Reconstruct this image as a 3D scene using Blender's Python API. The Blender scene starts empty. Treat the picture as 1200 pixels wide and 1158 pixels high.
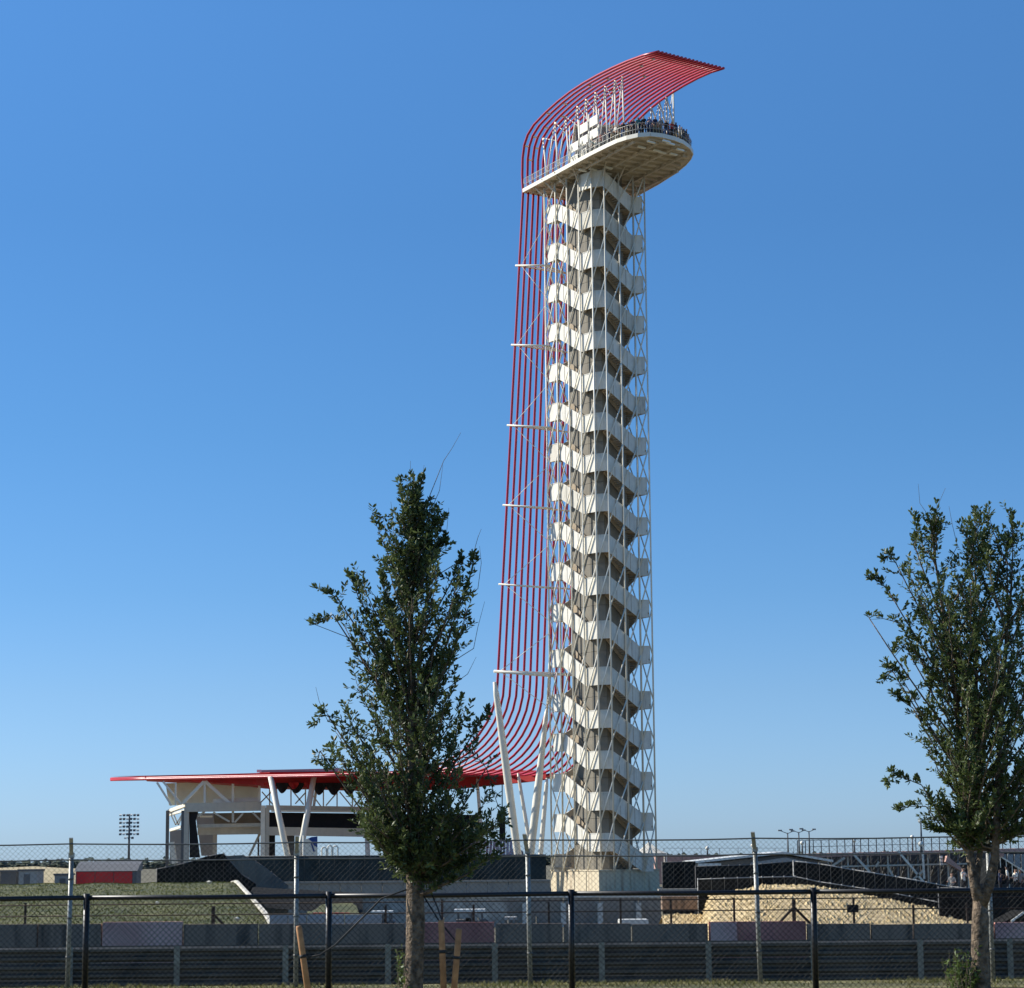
import bpy, math, random
import numpy as np
from mathutils import Vector, Matrix
rnd = random.Random(7)
S = bpy.context.scene
COL = S.collection
# ------------------------------------------------------------------ camera, sky, sun, exposure
F = 2700.0                      # focal length in photograph pixels (photograph 1200 x 1158)
EYE = 1.64
PITCH = math.atan(426 / F); ROLL = math.radians(-0.5)
cam = bpy.data.cameras.new('camera'); camo = bpy.data.objects.new('camera', cam); COL.objects.link(camo)
RM = Matrix.Rotation(math.pi/2 + PITCH, 3, 'X') @ Matrix.Rotation(ROLL, 3, 'Z')
camo.matrix_world = Matrix.Translation((0, 0, EYE)) @ RM.to_4x4()
cam.sensor_fit = 'HORIZONTAL'; cam.sensor_width = 36; cam.lens = F/1200*36
cam.clip_start = .1; cam.clip_end = 20000
S.camera = camo
SUN_EL = math.radians(34); SUN_AZ = math.radians(17)      # the sun stands left of and beyond the tower
sdir = Vector((-math.cos(SUN_AZ)*math.cos(SUN_EL), math.sin(SUN_AZ)*math.cos(SUN_EL), math.sin(SUN_EL)))
W = bpy.data.worlds.new('World'); S.world = W; W.use_nodes = True
wn = W.node_tree; bg = wn.nodes['Background']
sky = wn.nodes.new('ShaderNodeTexSky'); sky.sky_type = 'NISHITA'; sky.sun_disc = False
sky.sun_elevation = SUN_EL; sky.sun_rotation = math.atan2(sdir.x, sdir.y)
sky.air_density = 1.0; sky.dust_density = 0.3; sky.ozone_density = 1.5; sky.altitude = 150
tcn = wn.nodes.new('ShaderNodeTexCoord'); sep = wn.nodes.new('ShaderNodeSeparateXYZ'); wn.links.new(tcn.outputs['Generated'], sep.inputs[0])
tint = wn.nodes.new('ShaderNodeValToRGB'); wn.links.new(sep.outputs['Z'], tint.inputs[0])      # clear dry-air blue: the same all round, by height above the horizon only
TINT = [(0.0,(.50,.78,1.46)),(.016,(.50,.78,1.46)),(.0707,(.47,.73,1.21)),(.113,(.41,.71,1.14)),(.181,(.38,.72,1.11)),(.272,(.39,.76,1.15)),(.355,(.47,.90,1.32)),(1.0,(.47,.90,1.32))]
for i, (zz, cc) in enumerate(TINT):
    e = tint.color_ramp.elements[i] if i < 1 else (tint.color_ramp.elements[-1] if i == len(TINT)-1 else tint.color_ramp.elements.new(zz))
    e.position = zz; e.color = (*[c/2 for c in cc], 1)
mul = wn.nodes.new('ShaderNodeMix'); mul.data_type = 'RGBA'; mul.blend_type = 'MULTIPLY'; mul.inputs[0].default_value = 1
wn.links.new(sky.outputs[0], mul.inputs[6]); wn.links.new(tint.outputs[0], mul.inputs[7])
gain = wn.nodes.new('ShaderNodeVectorMath'); gain.operation = 'SCALE'; gain.inputs['Scale'].default_value = 2
wn.links.new(mul.outputs[2], gain.inputs[0]); wn.links.new(gain.outputs[0], bg.inputs[0])
bg.inputs[1].default_value = 0.089
sun = bpy.data.lights.new('sun', 'SUN'); suno = bpy.data.objects.new('sun', sun); COL.objects.link(suno)
sun.energy = 5.0; sun.angle = math.radians(.5); sun.color = (1, .95, .86)
suno.rotation_euler = sdir.to_track_quat('Z', 'Y').to_euler()
S.view_settings.view_transform = 'Standard'; S.view_settings.look = 'None'
S.view_settings.exposure = 0.34; S.view_settings.gamma = 1; S.view_settings.use_curve_mapping = False

# ------------------------------------------------------------------ placing helpers
CAM = Vector((0, 0, EYE))
def ray(x, y): return RM @ Vector(((x-600)/F, -(y-579)/F, -1))
def at(x, y, D): d = ray(x, y); return CAM + d*(D/d.y)
def atz(x, y, z): d = ray(x, y); return CAM + d*((z-EYE)/d.z)
def onplane(x, y, P, dr):
    n = Vector((-dr[1], dr[0], 0)); d = ray(x, y); return CAM + d*(n.dot(Vector(P)-CAM)/n.dot(d))
def V(*a): return Vector(a)

# ------------------------------------------------------------------ materials
MATS = {}
def mat(name, base, rough=.6, metal=0, var=.12, scale=3, bump=0, bscale=20, base2=None, transl=0, spec=.5, detail=6):
    if name in MATS: return MATS[name]
    WBK = (1.06, 1.0, .86); base = tuple(min(.88, c*w) for c, w in zip(base, WBK)); base2 = base2 and tuple(min(.88, c*w) for c, w in zip(base2, WBK))
    m = bpy.data.materials.new(name); m.use_nodes = True; n = m.node_tree.nodes; l = m.node_tree.links
    b = n['Principled BSDF']; b.inputs['Roughness'].default_value = rough; b.inputs['Metallic'].default_value = metal
    b.inputs['Specular IOR Level'].default_value = spec
    g = n.new('ShaderNodeNewGeometry')
    t = n.new('ShaderNodeTexNoise'); t.inputs['Scale'].default_value = scale; t.inputs['Detail'].default_value = detail
    l.new(g.outputs['Position'], t.inputs['Vector'])
    r = n.new('ShaderNodeValToRGB'); r.color_ramp.elements[0].position = .32; r.color_ramp.elements[1].position = .68
    if base2 is None:
        c0 = [c*(1-var) for c in base]; c1 = [min(1, c*(1+var)) for c in base]
    else: c0, c1 = base, base2
    r.color_ramp.elements[0].color = (*c0, 1); r.color_ramp.elements[1].color = (*c1, 1)
    l.new(t.outputs['Fac'], r.inputs[0]); l.new(r.outputs[0], b.inputs['Base Color'])
    if bump:
        t2 = n.new('ShaderNodeTexNoise'); t2.inputs['Scale'].default_value = bscale; t2.inputs['Detail'].default_value = 8
        l.new(g.outputs['Position'], t2.inputs['Vector'])
        bp = n.new('ShaderNodeBump'); bp.inputs['Strength'].default_value = bump; bp.inputs['Distance'].default_value = .05
        l.new(t2.outputs['Fac'], bp.inputs['Height']); l.new(bp.outputs[0], b.inputs['Normal'])
    if transl:
        tr = n.new('ShaderNodeBsdfTranslucent'); mx = n.new('ShaderNodeMixShader'); mx.inputs[0].default_value = transl
        l.new(r.outputs[0], tr.inputs[0]); l.new(b.outputs[0], mx.inputs[1]); l.new(tr.outputs[0], mx.inputs[2])
        l.new(mx.outputs[0], n['Material Output'].inputs[0])
    MATS[name] = m; return m
def streaked(name, base, stain, rough=.7, amount=.5, sc=1.2):
    """painted or bare panel with rain streaks running down it"""
    m = mat(name, base, rough, var=.06, scale=2, bump=.1, bscale=30); n = m.node_tree.nodes; l = m.node_tree.links
    g = n.new('ShaderNodeNewGeometry'); mp = n.new('ShaderNodeMapping'); mp.inputs['Scale'].default_value = (sc*2.5, sc*2.5, sc*.22)
    l.new(g.outputs['Position'], mp.inputs[0]); t = n.new('ShaderNodeTexNoise'); t.inputs['Scale'].default_value = 1.0; t.inputs['Detail'].default_value = 8
    l.new(mp.outputs[0], t.inputs['Vector']); r = n.new('ShaderNodeValToRGB'); r.color_ramp.elements[0].position = .5; r.color_ramp.elements[1].position = .72
    r.color_ramp.elements[0].color = (0, 0, 0, 1); r.color_ramp.elements[1].color = (amount, amount, amount, 1)
    l.new(t.outputs['Fac'], r.inputs[0]); mx = n.new('ShaderNodeMix'); mx.data_type = 'RGBA'
    b = n['Principled BSDF']; src = b.inputs['Base Color'].links[0].from_socket
    l.new(r.outputs[0], mx.inputs[0]); l.new(src, mx.inputs[6]); mx.inputs[7].default_value = (*stain, 1)
    l.new(mx.outputs[2], b.inputs['Base Color']); return m
WHITE = mat('white_steel', (.78, .77, .73), .45, var=.05, scale=1)
PARA = streaked('parapet_panel_paint', (.74, .74, .73), (.40, .38, .34), .6, .5, 2.2)
PARAS = [PARA, streaked('parapet_panel_paint_chalky', (.74, .74, .72), (.45, .43, .38), .6, .4, 1.4), streaked('parapet_panel_paint_weathered', (.63, .62, .59), (.33, .30, .25), .7, .65, 3)]
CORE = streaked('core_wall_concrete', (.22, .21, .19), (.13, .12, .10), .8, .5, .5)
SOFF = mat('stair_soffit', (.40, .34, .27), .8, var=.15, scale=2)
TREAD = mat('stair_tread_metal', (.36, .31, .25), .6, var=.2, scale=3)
RED = mat('red_tube_paint', (.39, .008, .032), .35, var=.12, scale=.6)
REDF = mat('red_membrane', (.50, .02, .025), .6, var=.15, scale=.8, transl=.25)
UNDER = mat('platform_underside_concrete', (.44, .41, .37), .8, scale=.8, base2=(.70, .66, .60), bump=.1)
BEAMM = mat('platform_beam_steel', (.52, .48, .43), .7, var=.2, scale=1)
BASEC = streaked('base_concrete', (.60, .54, .43), (.25, .15, .09), .85, .75, .8)
BLACKF = mat('black_fence_vinyl', (.012, .012, .014), .4, var=.2)
GALV = mat('galvanised_steel', (.42, .44, .46), .45, .5, var=.2, scale=6)
GALVD = mat('galvanised_wire', (.16, .17, .18), .5, .3, var=.2, scale=6)
MESHB = mat('black_mesh_coating', (.010, .010, .011), .9, spec=.1)
MESHG = mat('dull_grey_mesh_wire', (.085, .09, .095), .8, spec=.2)
RAILM = mat('weathered_guardrail_steel', (.035, .040, .043), .5, .2, var=.35, scale=1.5, base2=(.085, .092, .095), bump=.1)
RPOST = mat('guardrail_post_steel', (.18, .21, .22), .5, .4, var=.25, scale=5)
CONC = streaked('barrier_concrete', (.29, .205, .155), (.05, .045, .035), .85, .9, 1.6)
CONCL = streaked('plaza_wall_concrete', (.30, .29, .28), (.16, .16, .16), .85, .6)
CONCW = mat('pale_concrete_cap', (.62, .61, .58), .8, var=.1, scale=2)
PINK = mat('faded_pink_painted_concrete', (.62, .30, .27), .8, scale=.9, base2=(.86, .50, .43), detail=4)
PINKD = mat('dark_pink_painted_concrete', (.36, .12, .11), .8, scale=1.2, base2=(.62, .24, .20))
GRASS = mat('mown_grass', (.045, .06, .016), .9, scale=.5, base2=(.14, .14, .05), bump=.6, bscale=6)
DRYG = mat('dry_verge_grass', (.10, .11, .03), .9, scale=3, base2=(.26, .23, .11), bump=.6, bscale=20)
BLADE = mat('grass_blade', (.07, .11, .02), .7, scale=2, base2=(.30, .26, .10), transl=.3)
GRAV = mat('tan_gravel', (.36, .27, .14), .95, scale=.7, base2=(.80, .64, .39), bump=1, bscale=3, detail=12)
ASPH = mat('asphalt', (.022, .022, .023), 1, var=.3, scale=1, bump=.2, spec=.05)
DIRT = mat('dry_ground', (.10, .09, .06), .95, scale=.05, base2=(.17, .155, .10), bump=.3)
SCREEN = mat('black_windscreen_cloth', (.016, .018, .021), 1, var=.4, scale=1.2, spec=.05)
SCREENB = mat('blue_grey_windscreen_cloth', (.035, .048, .055), 1, var=.35, scale=.9, spec=.05)
SCREENG = mat('grey_translucent_mesh', (.16, .18, .19), .9, var=.2, scale=1, transl=.3)
BLKP = mat('black_stage_drape', (.012, .012, .016), .9, var=.3, scale=1)
GREYP = mat('grey_building_panel', (.33, .34, .36), .7, var=.1, scale=.5)
GREYD = mat('dark_grey_panel', (.12, .125, .14), .7, var=.15, scale=.5)
STEELT = streaked('stage_steel_paint', (.56, .53, .48), (.35, .31, .26), .6, .4, .5)
PANELW = mat('pale_translucent_cladding', (.80, .87, .88), .7, var=.06, scale=1, transl=.5)
ROOFW = mat('white_metal_roof', (.75, .77, .78), .4, var=.05, scale=1)
TARP = mat('white_tent_fabric', (.80, .80, .78), .6, var=.04, transl=.2)
CONTR = mat('red_container_paint', (.62, .02, .02), .5, var=.12, scale=1)
LAMPM = mat('lamp_globe_glass', (.85, .85, .83), .3, var=.02)
BARK = mat('tree_bark', (.055, .04, .03), .95, scale=16, base2=(.26, .20, .15), bump=1, bscale=30)
TWIG = mat('twig_bark', (.11, .09, .07), .9, var=.3, scale=20)
LEAF = mat('leaf_green', (.040, .062, .024), .48, scale=6, base2=(.15, .20, .075), transl=.3, spec=.4)
LEAF2 = mat('leaf_green_brighter', (.045, .072, .024), .50, scale=5, base2=(.15, .20, .07), transl=.3, spec=.4)
WOOD = mat('pine_stake_wood', (.30, .15, .07), .8, scale=12, base2=(.52, .28, .14))
STRAP = mat('black_tree_strap', (.02, .02, .02), .7)
GLASS = mat('dark_glass', (.03, .035, .045), .1)
FARG = mat('hazed_tree_foliage', (.12, .15, .14), .95, scale=.15, base2=(.20, .24, .22), transl=.4)  # pale distance haze is mixed into the foliage colour
TANB = mat('tan_field', (.38, .32, .19), .95, scale=.05, base2=(.50, .43, .27))
BLUEF = mat('blue_banner_print', (.02, .06, .25), .7)
PINKST = mat('pink_grandstand_edge', (.48, .30, .28), .7, var=.15, scale=.5)
SKIN = [mat('skin_light', (.50, .30, .22), .6), mat('skin_tan', (.32, .18, .12), .6), mat('skin_dark', (.12, .07, .05), .6)]
HAIR = [mat('hair_dark', (.02, .015, .012), .6), mat('hair_brown', (.10, .06, .035), .6), mat('hair_blond', (.35, .25, .13), .6)]
CLOTH = {k: mat('cloth_'+k, c, .85, var=.1, scale=8) for k, c in dict(navy=(.02, .03, .08), black=(.015, .015, .018), white=(.72, .72, .70), blue=(.06, .14, .34), red=(.45, .03, .03), grey=(.22, .23, .25), teal=(.04, .18, .20), khaki=(.32, .26, .17)).items()}

# ------------------------------------------------------------------ mesh helpers
def link(o, parent=None):
    COL.objects.link(o)
    if parent is not None: o.parent = parent
    return o
def tag(o, label=None, cat=None, group=None, kind=None):
    if label: o['label'] = label
    if cat: o['category'] = cat
    if group: o['group'] = group
    if kind: o['kind'] = kind
    return o
def world_loc(o):
    v = Vector(o.location)
    while o.parent: o = o.parent; v += Vector(o.location)
    return v
def thing(name, loc, label, cat, group=None):
    o = bpy.data.objects.new(name, None); o.location = loc; o.empty_display_size = .3; link(o)
    return tag(o, label, cat, group)
class MB:
    def __init__(s): s.v = []; s.f = []; s.m = []; s.s = []
    def add(s, vs, fs, mi=0, smooth=False):
        b = len(s.v); s.v += [tuple(v) for v in vs]
        for f in fs: s.f.append(tuple(i+b for i in f)); s.m.append(mi); s.s.append(smooth)
        return s
    def box(s, lo, hi, mi=0):
        x0, y0, z0 = lo; x1, y1, z1 = hi
        return s.add([(x0,y0,z0),(x1,y0,z0),(x1,y1,z0),(x0,y1,z0),(x0,y0,z1),(x1,y0,z1),(x1,y1,z1),(x0,y1,z1)],
                     [(0,3,2,1),(4,5,6,7),(0,1,5,4),(1,2,6,5),(2,3,7,6),(3,0,4,7)], mi)
    def beam(s, p, q, w, h=None, up=(0,0,1), mi=0):
        h = h or w; p = Vector(p); q = Vector(q); d = (q-p).normalized(); up = Vector(up)
        if abs(d.dot(up)) > .97: up = Vector((0,1,0))
        sx = d.cross(up).normalized()*w/2; sz = sx.cross(d).normalized()*h/2
        vs = [a+i*sx+j*sz for a in (p, q) for i, j in ((-1,-1),(1,-1),(1,1),(-1,1))]
        return s.add(vs, [(0,1,2,3),(7,6,5,4),(0,4,5,1),(1,5,6,2),(2,6,7,3),(3,7,4,0)], mi)
    def tube(s, pts, r, n=6, mi=0, cap=True):
        pts = [Vector(p) for p in pts]; N = len(pts)
        if not hasattr(r, '__len__'): r = [r]*N
        vs = []; prev = None
        for i, p in enumerate(pts):
            d = (pts[min(i+1, N-1)]-pts[max(i-1, 0)]).normalized()
            if prev is None: a = d.cross(V(0,0,1)) if abs(d.z) < .9 else d.cross(V(0,1,0))
            else: a = prev - d*prev.dot(d)
            a.normalize(); prev = a; b = d.cross(a)
            for k in range(n):
                t = 2*math.pi*k/n; vs.append(p+(a*math.cos(t)+b*math.sin(t))*r[i])
        fs = [(i*n+k, i*n+(k+1)%n, (i+1)*n+(k+1)%n, (i+1)*n+k) for i in range(N-1) for k in range(n)]
        s.add(vs, fs, mi, True)
        if cap:
            b = len(s.v)-len(vs); s.f.append(tuple(b+k for k in range(n))[::-1]); s.f.append(tuple(b+(N-1)*n+k for k in range(n)))
            s.m += [mi]*2; s.s += [False]*2
        return s
    def prism(s, poly, ext, mi=0):
        """poly: list of 3D points; ext: extrusion vector"""
        n = len(poly); poly = [Vector(p) for p in poly]; ext = Vector(ext)
        return s.add(poly+[p+ext for p in poly], [tuple(range(n))[::-1], tuple(range(n, 2*n))]+[(i, (i+1)%n, n+(i+1)%n, n+i) for i in range(n)], mi)
    def build(s, name, mats, parent=None, kind=None, label=None, origin=None):
        if not isinstance(mats, (list, tuple)): mats = [mats]
        A = np.array(s.v, dtype=float)
        o0 = Vector(((A[:,0].min()+A[:,0].max())/2, (A[:,1].min()+A[:,1].max())/2, A[:,2].min())) if origin is None else Vector(origin)
        A = A-np.array(o0)
        me = bpy.data.meshes.new(name); me.from_pydata(A.tolist(), [], s.f)
        for m in mats: me.materials.append(m)
        me.polygons.foreach_set('material_index', s.m); me.polygons.foreach_set('use_smooth', s.s); me.update()
        o = bpy.data.objects.new(name, me); link(o, parent)
        o.location = o0 - (world_loc(parent) if parent else V(0,0,0))
        if kind: o['kind'] = kind
        if label: o['label'] = label
        return o
def copy_tree(o, parent=None):
    c = o.copy(); COL.objects.link(c); c.parent = parent
    for ch in list(o.children): copy_tree(ch, c)
    return c

# ================================================================== GROUND
def gz(y):
    ks = [(-200,0),(30.9,0),(33,-.15),(43,-.86),(50,-.95),(64,-1.25),(90,-1.7),(140,-2.0),(400,-2.2),(9000,-2.2)]
    for (a, za), (b, zb) in zip(ks, ks[1:]):
        if y <= b: return za+(zb-za)*(y-a)/(b-a)
    return -2.2
ys = [-60,-10,0,10,20,24,27,29,30.9,33,36,40,43,46,50,57,64,77,90,110,140,180,260,400,900,2500,9000]
b = MB(); xs = [-6000,-1200,-300,-100,-40,-15,0,15,40,100,300,1200,6000]
vs = [(x, y, gz(y)) for y in ys for x in xs]; nx = len(xs)
b.add(vs, [(j*nx+i, j*nx+i+1, (j+1)*nx+i+1, (j+1)*nx+i) for j in range(len(ys)-1) for i in range(nx-1)], 0, True)
b.build('ground', DIRT, kind='structure', origin=(0,0,0))
b = MB(); Y = [22,26,29,30.9,33,36,40,43,45.5]; 
b.add([(x, y, gz(y)+.006) for y in Y for x in (-30,-10,0,10,30)], [(j*5+i, j*5+i+1, (j+1)*5+i+1, (j+1)*5+i) for j in range(len(Y)-1) for i in range(4)], 0, True)
b.build('grass_verge', DRYG, kind='structure')
# track surface between guardrail and concrete wall
b = MB(); b.add([(x, y, gz(y)+.01) for y in (46,50,57,64,65.5) for x in (-60,60)], [(j*2, j*2+1, j*2+3, j*2+2) for j in range(4)])
b.build('race_track', ASPH, kind='structure')
# grass blades along the fence line
b = MB()
for i in range(11000):
    x = rnd.uniform(-7.5, 7.5); y = rnd.choice((rnd.uniform(26.5, 31), rnd.gauss(30.4, .25)))
    patch = .5+.5*math.sin(x*1.7+1)*math.sin(x*.63+2.2)
    if rnd.random() > .35+.65*patch: continue
    h = rnd.uniform(.02, .06)*(0.6+.9*patch); a = rnd.uniform(0, 6.28); l_ = rnd.uniform(.01, .06); w = .006
    z = gz(y)
    p0 = V(x-w*math.cos(a), y-w*math.sin(a), z); p1 = V(x+w*math.cos(a), y+w*math.sin(a), z); dx = V(math.cos(a+1.3), math.sin(a+1.3), 0)*l_
    m1 = (p0+p1)/2+dx*.3+V(0,0,h*.6)
    b.add([p0, p1, m1+(p1-p0)*.35, m1-(p1-p0)*.35, (p0+p1)/2+dx+V(0,0,h)], [(0,1,2,3),(3,2,4)])
tag(b.build('grass', BLADE), 'tufts of dry and green grass along the foot of the black fence', 'grass', kind='stuff')

# ---------------- grass mound, left
def strip_surface(rows, name, m, kind='structure', parent=None, smooth=True):
    b = MB(); n = len(rows[0]); b.add([p for r in rows for p in r], [(j*n+i, j*n+i+1, (j+1)*n+i+1, (j+1)*n+i) for j in range(len(rows)-1) for i in range(n-1)], 0, smooth)
    return b.build(name, m, parent, kind)
rows = []
RX = [(68,330),(75,322),(86,308),(98,290),(110,275),(116,270)]
for D, xr in RX:
    t = (D-68)/42
    ytop = 1033 if D >= 110 else None
    z = -1.2+ (1.78)*min(1, t)**.85 if D <= 110 else .50
    row = []
    for k in range(40):
        f = k/39; xp = -260+(xr+260)*f
        q = at(xp, 1000, D); row.append(V(q.x, D, z+.03*math.sin(k*1.3+D)+.02*rnd.uniform(-1,1)))
    row.append(V(row[-1].x+.8, D, z-1.3)); rows.append(row)
rows.append([V(p.x*1.02, 124, p.z-1.9) for p in rows[-1]])
mound_rows = rows
strip_surface(rows, 'grass_mound', GRASS)
b = MB()
for i in range(42000):
    j = rnd.randrange(len(rows)-2); k = rnd.randrange(40-1); u_, v_ = rnd.random(), rnd.random()
    A, B_, C_, D_ = rows[j][k], rows[j][k+1], rows[j+1][k], rows[j+1][k+1]
    p = (A*(1-u_)+B_*u_)*(1-v_)+(C_*(1-u_)+D_*u_)*v_; h = rnd.uniform(.02, .07); w = rnd.uniform(.012, .04); a = rnd.uniform(0, 3)
    dx = V(math.cos(a), math.sin(a), 0)*w
    b.add([p-dx, p+dx, p+V(rnd.uniform(-.05,.05), rnd.uniform(-.05,.05), h)], [(0,1,2)])
tag(b.build('mound_grass', mat('mound_grass_tuft', (.045, .068, .010), .9, scale=.35, base2=(.15, .155, .03), transl=.2)), 'short rough olive grass covering the sloping mound', 'grass', kind='stuff')
# white kerb running down the mound edge
b = MB(); ed = [r[-2] for r in rows[:6]]
for p, q in zip(ed, ed[1:]): b.beam(p+V(.1,0,.06), q+V(.1,0,.06), .13, .12)
tag(b.build('kerb', CONCW, kind='structure'))
# small white stones lying on the mound
for (x, y, D, s_, lb) in ((245,1034,108,.13,'white rock lying on the mound crest near its right end'),(184,1058,84,.09,'small pale stone halfway down the grass mound'),(278,1077,72,.10,'small pale stone low on the mound near the barrier')):
    c = at(x, y, D); b = MB(); n = 7
    vs = [c+V(0,0,s_*.7)]+[c+V(math.cos(k)*s_*rnd.uniform(.8,1.3), math.sin(k)*s_*rnd.uniform(.6,1), rnd.uniform(0,.3)*s_) for k in [2*math.pi*i/n for i in range(n)]]+[c-V(0,0,s_*.8)]
    b.add(vs, [(0,1+i,1+(i+1)%n) for i in range(n)]+[(n+1,1+(i+1)%n,1+i) for i in range(n)])
    tag(b.build('rock', CONCW), lb, 'rock')

# ---------------- tan gravel bank, right
rows = []
prof = [(860,1047),(885,1041),(915,1039),(940,1040),(975,1044),(1020,1053),(1060,1061),(1100,1069),(1140,1077),(1175,1083)]
for D, f in ((70,0),(78,.2),(88,.5),(98,.78),(108,1.0),(112,1.0)):
    row = []
    for k in range(46):
        xp = 775+ (1195-775)*k/45
        if xp < 822: yr = 1075
        elif xp < 860: yr = 1052-(xp-822)*5/38
        else:
            for (a, ya), (c, yc) in zip(prof, prof[1:]):
                if a <= xp <= c: yr = ya+(yc-ya)*(xp-a)/(c-a); break
            else: yr = 1085
        top = at(xp, yr, 108).z; q = at(xp, 1000, D); bz = gz(D)-.1
        row.append(V(q.x, D, bz+(top-bz)*f+rnd.uniform(-.04,.04)))
    rows.append(row)
rows.append([V(p.x, 118, gz(118)-.2) for p in rows[-1]])
strip_surface(rows, 'gravel_bank', GRAV)
b = MB()
for i in range(9000):
    j = rnd.randrange(len(rows)-2); k = rnd.randrange(45); u_, v_ = rnd.random(), rnd.random()
    p = (rows[j][k]*(1-u_)+rows[j][k+1]*u_)*(1-v_)+(rows[j+1][k]*(1-u_)+rows[j+1][k+1]*u_)*v_; s_ = rnd.uniform(.02, .06) if i%4 else rnd.uniform(.05,.13)
    b.add([p+V(0,0,s_), p+V(s_,0,0), p+V(0,-s_,0), p+V(-s_,0,0), p+V(0,s_,0)], [(0,2,1),(0,3,2),(0,4,3),(0,1,4)])
tag(b.build('loose_gravel', mat('loose_tan_stones', (.42,.32,.17), .95, scale=3, base2=(.78,.64,.40))), 'loose tan stones scattered over the gravel bank', 'gravel', kind='stuff')

# ================================================================== NEAR FENCES
crnd = random.Random(3)
def chain_link(x0, x1, y, zb, zt, pitch, r, yoff=0.0):
    b = MB(); h = pitch/2; full = pitch; pitch = pitch/2; n = int((x1-x0)/pitch); nz = int((zt-zb)/h)
    for i in range(n):
        cx = x0+(i+.5)*pitch; vs = []
        for k in range(nz+1):
            sgn = 1 if (k+i) % 2 else -1
            bow = .012*math.sin(cx*1.9+.5)*math.sin(3*(k/nz))
            c = V(cx+sgn*pitch/2+crnd.gauss(0,.0012), y+sgn*.003+bow, zb+k*h+.010*math.sin(cx*1.1)+crnd.gauss(0,.001))
            vs += [c+V(-r,0,0), c+V(0,-r,0), c+V(r,0,0), c+V(0,r,0)]
        b.add(vs, [(4*k+a, 4*k+(a+1)%4, 4*k+4+(a+1)%4, 4*k+4+a) for k in range(nz) for a in range(4)])
    return b
DB = 28.4
bf = thing('chain_link_fence', (0, DB, 0), 'low black vinyl chain link fence in front of the taller grey fence', 'fence')
xsb = [at(x, 1100, DB).x for x in (100, 412, 682, 955)]; sp = (xsb[-1]-xsb[0])/3
bx = [xsb[0]+sp*k for k in range(-4, 8)]
for x in bx: MB().tube([(x, DB+.035, -.05), (x, DB+.035, 1.25)], .038, 10).build('post', BLACKF, bf)
zr = 1.20
for a, c in zip(bx, bx[1:]): MB().tube([(a, DB+.035, zr+.002*math.sin(a)), ((a+c)/2, DB+.035, zr-.006), (c, DB+.035, zr+.002*math.sin(c))], .030, 10).build('top_rail', BLACKF, bf)
for z in (.04, ): MB().tube([(bx[0], DB-.01, z), (bx[-1], DB-.01, z)], .004, 4).build('tension_wire', BLACKF, bf)
chain_link(bx[0], bx[-1], DB-.008, .02, 1.20, .0715, .0030).build('chain_link_mesh', MESHB, bf, kind='stuff')
DT = 30.4
tf = thing('chain_link_fence', (0, DT, 0), 'tall grey galvanised chain link fence with angled arms and strand wire on top', 'fence')
tops = {80: 1003, 347: 1003, 621: 995, 890: 993, 1162: 990}
txs = [at(x, 1100, DT).x for x in (80, 347, 621, 890, 1162)]; spt = (txs[-1]-txs[0])/4
allx = [txs[0]-spt*k for k in (2, 1)]+txs+[txs[-1]+spt*k for k in (1, 2)]
POSTM = mat('dull_galvanised_post', (.30, .32, .34), .5, .35, var=.25, scale=9)
for i, x in enumerate(allx):
    r = .030; lean = [0, 0, .02, 0, -.02, -.03, -.0, 0, 0][i]
    po = MB().tube([(x, DT, -.05), (x+lean, DT, 1.70)], r, 10).build('post', POSTM, tf)
    a = MB(); a.beam((x+lean, DT, 1.68), (x+lean+.02*(1 if i < 4 else -2), DT-.16, 1.94), .05, .02); a.box((x+lean-.035, DT-.035, 1.69), (x+lean+.035, DT+.035, 1.75)); a.build('barb_arm', GALV, po)
    for z in (.4, .9, 1.4): MB().tube([(x+lean*z/1.7, DT, z), (x+lean*z/1.7, DT, z+.025)], .036, 8).build('band_clip', GALVD, po)
    # caps on near post tops
for z, yy, s_ in ((1.655, -.03, 1), (1.86, -.13, 1)):
    pts = []
    for a, c in zip(allx, allx[1:]):
        for t in (0, .25, .5, .75): pts.append((a+(c-a)*t, DT+yy, z-.012*math.sin(math.pi*t)+.004*math.sin(a*3+t*5)))
    MB().tube(pts, .010, 5).build('strand_wire', GALVD, tf)
chain_link(allx[0], allx[-1], DT-.035, .03, 1.66, .0715, .0020).build('chain_link_mesh', MESHG, tf, kind='stuff')
cm = chain_link(allx[0], allx[-1], 0, 0, .22, .0715, .0020)
cm.v = [(x, DT-.03-(z*.5)+y, 1.65+z*.93) for x, y, z in cm.v]; cm.build('angled_wire_mesh', MESHG, tf, kind='stuff')

# ================================================================== GUARDRAIL (triple W beam)
DG = 44.0
gr = thing('guardrail', (0, DG, gz(DG)), 'dark weathered triple W-beam steel guardrail running the whole width behind the fences', 'guardrail')
gx = [at(x, 1120, DG).x for x in (83,208,335,455,580,705,830,953,1078,1183)]; sg = (gx[-1]-gx[0])/9
gx = [gx[0]-sg*k for k in (4,3,2,1)]+gx+[gx[-1]+sg*k for k in (1,2,3,4)]
zg = gz(DG)
for x in gx:
    b = MB(); b.box((x-.05, DG+.02, zg-.3), (x-.035, DG+.17, zg+.93)); b.box((x+.035, DG+.02, zg-.3), (x+.05, DG+.17, zg+.93)); b.box((x-.035, DG+.085, zg-.3), (x+.035, DG+.10, zg+.93)); gp = b.build('post', RPOST, gr)
    f = MB(); f.box((x-.055, DG-.075, zg+.02), (x+.055, DG-.062, zg+.93)); f.build('post_flange', RPOST, gp)
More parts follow.
